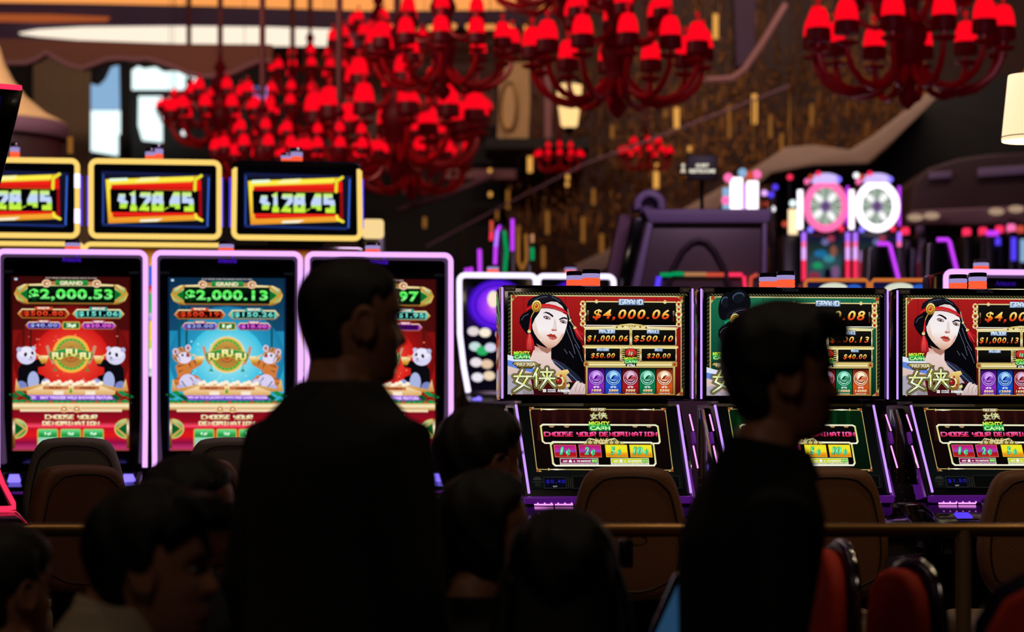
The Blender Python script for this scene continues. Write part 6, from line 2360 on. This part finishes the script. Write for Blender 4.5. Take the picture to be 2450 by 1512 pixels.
# black hanging sign on a post
YN = 15.5
p = at(1680, 402, YN)
root = empty('sign', (p.x, p.y, PLAT), 0, 'small black sign with two lines of white lettering on a thin post', 'sign')
z = p.z - PLAT
MB().box((0, 0, z), (.196, .03, .165), .006).build('board', 'sign_black', root)
MB().tube([(0, .02, 0), (0, .02, z - .08)], .012, 8).build('post', 'dark_metal', root)
s = Art()
s.text('GUEST', -16, -10, 16, -1, '#e8e0cc', .05)
s.text('RESTROOMS', -31, 3, 31, 13, '#e8e0cc', .05)
s.build('lettering', root, lambda qx, qy, o: (qx * YN / F, -.0165 + o * 2, z - qy * YN / F))
s = Art()
s.ell(-46, -6, 5, 5, '#c8b8a0')
s.poly([(-50, 0), (-42, 0), (-39, 12), (-53, 12)], '#c8b8a0')
s.build('pictogram', root, lambda qx, qy, o: (qx * YN / F, -.0165 + o * 2, z - qy * YN / F))
MB().box((-46 * YN / F, 0, z - .008), (.055, .026, .075), .004).build('pictogram_plate', 'sign_black', root)

# bright topper of three light columns
YQ = 18.5
p = at(1772, 500, YQ)
root = empty('slot_machine', (p.x, p.y, PLAT), 0, 'machine topped by glowing white and pink light columns behind the kiosk', 'slot machine')
z = p.z - PLAT
MB().box((0, .2, z / 2), (.3, .4, z), .02).build('cabinet', 'black_plastic', root)
k = YQ / F
for dx, w_, h_, mt in ((-34, 9, 50, 'window_blue'), (-10, 15, 74, 'neon_hotwhite'), (2, 9, 60, 'neon_lilac'), (28, 14, 66, 'neon_hotwhite')):
    MB().tube([(dx * k, 0, z - .02), (dx * k * 1.02, 0, z + h_ * k)], [w_ * k, w_ * k], 12).build('light_column', mt, root)
for dx, dy, mt in ((-30, 74, 'neon_pink'), (4, 86, 'window_blue'), (22, 80, 'neon_coral'), (38, 82, 'neon_pink'), (-36, 20, 'neon_pink')):
    MB().ball((dx * k, -.02, z + dy * k), .035, 10, 8).build('bulb', mt, root)
p = at(1897, 560, 19.5)
root = empty('slot_machine', (p.x, p.y, PLAT), 0, 'dark machine with amber glowing column left of the pink wheel', 'slot machine')
z = p.z - PLAT
MB().box((0, .2, z / 2), (.16, .3, z), .02).build('cabinet', 'black_plastic', root)
MB().tube([(0, 0, z), (0, 0, z + .20)], .038, 12).build('light_column', glow('amber_white', (1., .72, .42), 1.4), root)
MB().ball((0, 0, z + .25), .028).build('bulb', 'window_cyan', root)
# scattered small lamps of the far floor
for px, py, Y, mt, label in ((1829, 462, 20, 'neon_lilac', 'small lilac lamp right of the glowing columns'), (1845, 466, 20.2, 'neon_blue', 'small deep blue lamp right of the glowing columns'), (1830, 488, 20.1, 'neon_coral', 'small red lamp over the kiosk corner'),
                             (1848, 500, 20.3, 'lens_bright', 'small white lamp at the kiosk corner'), (1890, 424, 21, 'neon_red', 'small red lamp upper left of the pink wheel'), (2049, 420, 20.9, 'lens_bright', 'white lamp between the two wheels at the top'),
                             (1855, 448, 21.1, 'neon_blue', 'small blue lamp above the lilac one'), (1878, 536, 21.2, 'neon_coral', 'red lamp left of the amber column')):
    p = at(px, py, Y)
    root = empty('lamp_post', (p.x, p.y, PLAT), 0, label, 'lamp')
    z = p.z - PLAT
    MB().tube([(0, .0, 0), (0, .0, z)], .012, 8).build('post', 'black_plastic', root)
    MB().ball((0, 0, z), .026, 10, 8).build('bulb', mt, root)

# neon arches behind the white neon machines
YA = 17.0
for px, label, segs in ((1150, 'short magenta neon bars left of the neon arch', (((1147, 596), (1148, 655), 'neon_magenta'), ((1115, 642), (1117, 650), 'neon_magenta'), ((1126, 640), (1128, 650), 'neon_magenta'))),
                        (1200, 'thin neon arch turning from purple to green', (((1184, 648), (1186, 590), 'neon_magenta'), ((1186, 590), (1190, 552), 'neon_violet'), ((1190, 552), (1198, 540), 'neon_magenta'), ((1198, 540), (1206, 552), 'kiosk_lilac'), ((1206, 552), (1212, 600), 'neon_green'), ((1212, 600), (1208, 650), 'neon_green'))),
                        (1226, 'tall purple neon bar right of the neon arch', (((1226, 524), (1226, 600), 'neon_magenta'), ((1176, 528), (1176, 556), 'neon_coral'), ((1176, 556), (1175, 575), 'neon_red'))),
                        (1265, 'dim gold neon loop and green bar at the far machines', (((1240, 560), (1240, 625), 'lamp_gold_dim'), ((1240, 625), (1250, 645), 'lamp_gold_dim'), ((1250, 645), (1260, 620), 'lamp_gold_dim'), ((1260, 620), (1258, 560), 'lamp_gold_dim'), ((1274, 592), (1274, 622), 'neon_green'), ((1274, 560), (1274, 580), 'neon_tan')))):
    YA = 17.0 if px != 1226 else 17.6
    p = at(px, HZ, YA)
    root = empty('neon_machine', (p.x, p.y, PLAT), 0, label, 'slot machine', 'far machines with thin neon')
    zt = at(0, 660, YA).z - PLAT
    MB().box((0, .22, zt / 2), (.1, .3, zt), .02).build('cabinet', 'black_plastic', root)
    zz = 0
    for (ax, ay), (bx, by), mt in segs:
        a_, b_ = at(ax, ay, YA), at(bx, by, YA)
        MB().tube([(a_.x - p.x, 0, a_.z - PLAT), (b_.x - p.x, 0, b_.z - PLAT)], .013, 8).build('neon_tube', mt, root)
        zz = max(zz, a_.z - PLAT, b_.z - PLAT)
    MB().box((0, .09, zz / 2 + .2), (.03, .02, zz - .4), .004).build('neon_support', 'black_plastic', root)

# ---------------------------------------------------------------- back of the hall, left: ceiling coves, valance, doorway
YV = 25.0
struct('trim_6', MB().prism(poly_at([(-80, -140), (1320, -140), (1320, -2), (1000, -8), (-80, -20)], YV + 4.8), YV + 4.8, YV + 5.2, .01), 'ceiling_mauve')
o = slab('cove_light', [(-80, -30), (1330, -30), (1330, 22), (900, 26), (500, 14), (200, 8), (-80, 4)], YV + 4.3, .2, 'cove_orange', 'long orange cove light along the top of the left ceiling', 'lamp')
slab('trim_7', [(-80, 4), (200, 8), (500, 14), (900, 26), (1330, 22), (1330, 64), (1000, 66), (820, 64), (300, 60), (-80, 56)], YV + 4.0, .25, 'ceiling_mauve', kind='structure')
slab('cove_light', [(-80, 32), (120, 34), (260, 40), (250, 48), (120, 50), (-80, 52)], YV + 3.85, .12, 'cove_orange_dim', 'short dim orange cove light at the upper left corner', 'lamp')
slab('cove_light', [(44, 78), (90, 70), (200, 64), (420, 62), (640, 64), (822, 70), (822, 107), (640, 106), (420, 103), (200, 93), (90, 84)], YV + 3.3, .14, 'cove_cream', 'large bright cream lens-shaped light panel in the ceiling', 'lamp')
slab('trim_8', [(-80, 50), (300, 58), (822, 64), (1000, 66), (1000, 118), (822, 112), (420, 108), (200, 100), (-80, 96)], YV + 3.5, .3, 'ceiling_mauve', kind='structure')
for px in range(850, 1320, 46):
    p = at(px, 68 + (px % 5), YV + 3.35)
    root = empty('ceiling_light', p, 0, 'small amber ceiling light glimpsed between the red shades near the top', 'lamp', 'amber lights in the far cove')
    MB().lathe([(.055, 0), (.06, .02), (.06, .05)], 14).build('lens', 'cove_orange', root)
    MB().lathe([(.07, .05), (.07, .08)], 14).build('housing', 'dark_metal', root)
root = empty('valance', (0, 0, 0), 0, 'brown scalloped fabric valance under the cream light panel', 'canopy')
edge = [(-60, 152), (0, 151), (62, 150), (88, 140), (110, 125), (134, 140), (162, 155), (196, 163), (226, 152), (256, 141), (292, 139), (322, 143), (350, 140), (372, 146), (410, 158), (446, 174), (482, 182), (520, 182), (556, 174), (590, 157), (622, 144), (650, 146)]
MB().prism(poly_at([(650, 104), (420, 104), (200, 96), (-60, 90)][::-1] + edge[::-1] if False else [(-60, 90), (200, 96), (420, 104), (650, 106)] + edge[::-1], YV), YV, YV + .25, .01).build('cloth', 'valance_brown', root, 30)
MB().tube([at(a_, b_, YV - .02) for a_, b_ in edge], .026, 8).build('trim_cord', 'valance_trim', root)

# pavilion roof at far left
YP = 21.0
pc = at(-40, 330, YP)
root = empty('pavilion', (pc.x, pc.y, pc.z), 0, 'cream tent-roofed pavilion at the far left behind the yellow machines', 'pavilion')
z0 = pc.z - PLAT
k = YP / F
MB().lathe([(195 * k, 0), (198 * k, 36 * k), (150 * k, 60 * k), (104 * k, 98 * k), (72 * k, 138 * k), (52 * k, 176 * k), (40 * k, 215 * k), (20 * k, 250 * k), (4 * k, 262 * k)], 32).build('roof', 'canopy_cream', root)
MB().lathe([(197 * k, -4 * k), (200 * k, 0), (200 * k, 30 * k), (196 * k, 36 * k)], 32).build('brim', 'plaster_mauve', root)
b = MB()
b.lathe([(188 * k, -.02), (188 * k, -z0)], 24)
b.build('wall', 'bronze_fascia', root)
p = at(168, 350, YP - .6)
root = empty('wall_lamp', (p.x, p.y, p.z), 0, 'small amber upright lamp right of the pavilion', 'lamp')
MB().tube([(0, 0, -.06), (0, 0, .08)], .022, 10).build('tube', 'lamp_gold_dim', root)
MB().tube([(0, 0, -.06), (0, 0, PLAT - p.z)], .008, 6).build('post', 'dark_metal', root)

# curtains of the dark passage and its bright doorway
YW2 = 29.0
slab('wall_2', [(-60, 90), (720, 90), (720, 760), (-60, 760)], YW2 + .6, .2, 'wall_dark', kind='structure')
d = MB()
for i in range(16):
    px = 84 + i * 8.5
    x = (px - W / 2) / F * YW2
    d.tube([(x, YW2, at(0, 120, YW2).z), (x, YW2, PLAT)], .030, 8)
o = d.build('drape', 'drape_brown', None)
tag(o, 'tall dark drape left of the bright doorway', 'curtain')
slab('window_1', [(216, 200), (236, 205), (252, 190), (266, 160), (284, 156), (286, 262), (216, 262)], YW2 + .3, .05, 'window_blue', kind='structure')
slab('window_2', [(205, 264), (288, 264), (287, 320), (282, 322), (282, 372), (210, 360)], YW2 + .28, .05, 'window_cyan', kind='structure')
slab('window_3', [(312, 170), (330, 158), (345, 164), (372, 160), (392, 172), (410, 170), (440, 172), (470, 186), (472, 214), (312, 214)], YW2 + .2, .05, 'window_cyan', kind='structure')
slab('window_4', [(331, 230), (387, 230), (388, 340), (340, 335), (330, 300)], YW2 + .2, .05, 'window_cyan', kind='structure')
slab('trim_9', [(288, 150), (314, 150), (314, 400), (288, 400)], YW2 + .15, .1, 'wall_dark', kind='structure')
p = at(620, 225, YW2)
root = empty('wall_screen', (p.x, p.y, 0), 0, 'small lilac-blue screen glowing behind the left chandeliers', 'screen')
MB().box((0, .05, p.z), (.33, .05, .20), .01).build('case', 'black_plastic', root)
MB().box((0, .02, p.z), (.30, .02, .18), .004).build('picture', glow('screen_lilac', (.26, .28, .85), .9), root)
MB().box((0, .10, p.z), (.05, 1.0, .05), .01).build('bracket', 'dark_metal', root)
for px, py in ((405, 240), (418, 246), (415, 292), (440, 318), (446, 330), (952, 232), (966, 234), (960, 290), (584, 348), (1042, 232), (1046, 245), (792, 350), (778, 290), (1054, 172)):
    p = at(px, py, 28.0 + .12 * ((px + py) % 5))
    root = empty('spot_lamp', (p.x, p.y, p.z), 0, 'tiny white lamp glinting between the red chandeliers', 'lamp', 'tiny white lamps behind the chandeliers')
    MB().ball((0, 0, 0), .024 if px % 2 else .032, 10, 8).build('bulb', 'lens_bright' if px in (405, 440, 960, 952, 415) else 'kiosk_lilac', root)
    MB().tube([(0, .03, 0), (0, .03, CEIL - p.z)], .004, 5).build('wire', 'dark_metal', root)

# white lampshade hanging in the right foreground
YO = 10.0
p = at(2462, 338, YO)
root = empty('hanging_lamp', (p.x, p.y, p.z), 0, 'white drum lampshade glowing at the right edge', 'lamp')
k = YO / F
MB().lathe([(64 * k, 0), (65 * k, 4 * k), (50 * k, 154 * k), (49 * k, 158 * k)], 32).build('lamp_shade', 'shade_fabric', root, 60)
MB().tube([(64.5 * k * math.cos(t * PI / 16), 64.5 * k * math.sin(t * PI / 16), 10 * k) for t in range(32)], .0025, 6, closed=True).build('shade_trim', 'canopy_cream', root)
m_ = MB()
m_.tube([(0, 0, 150 * k), (0, 0, CEIL - p.z)], .008, 8)
m_.lathe([(.03, 158 * k), (.035, 170 * k), (.015, 190 * k), (.02, 200 * k), (.008, 215 * k)], 14)
m_.build('stem', 'brass', root)
lamp('shade_lamp', 'POINT', (p.x, p.y, p.z - .12), 8, WARM, .05)
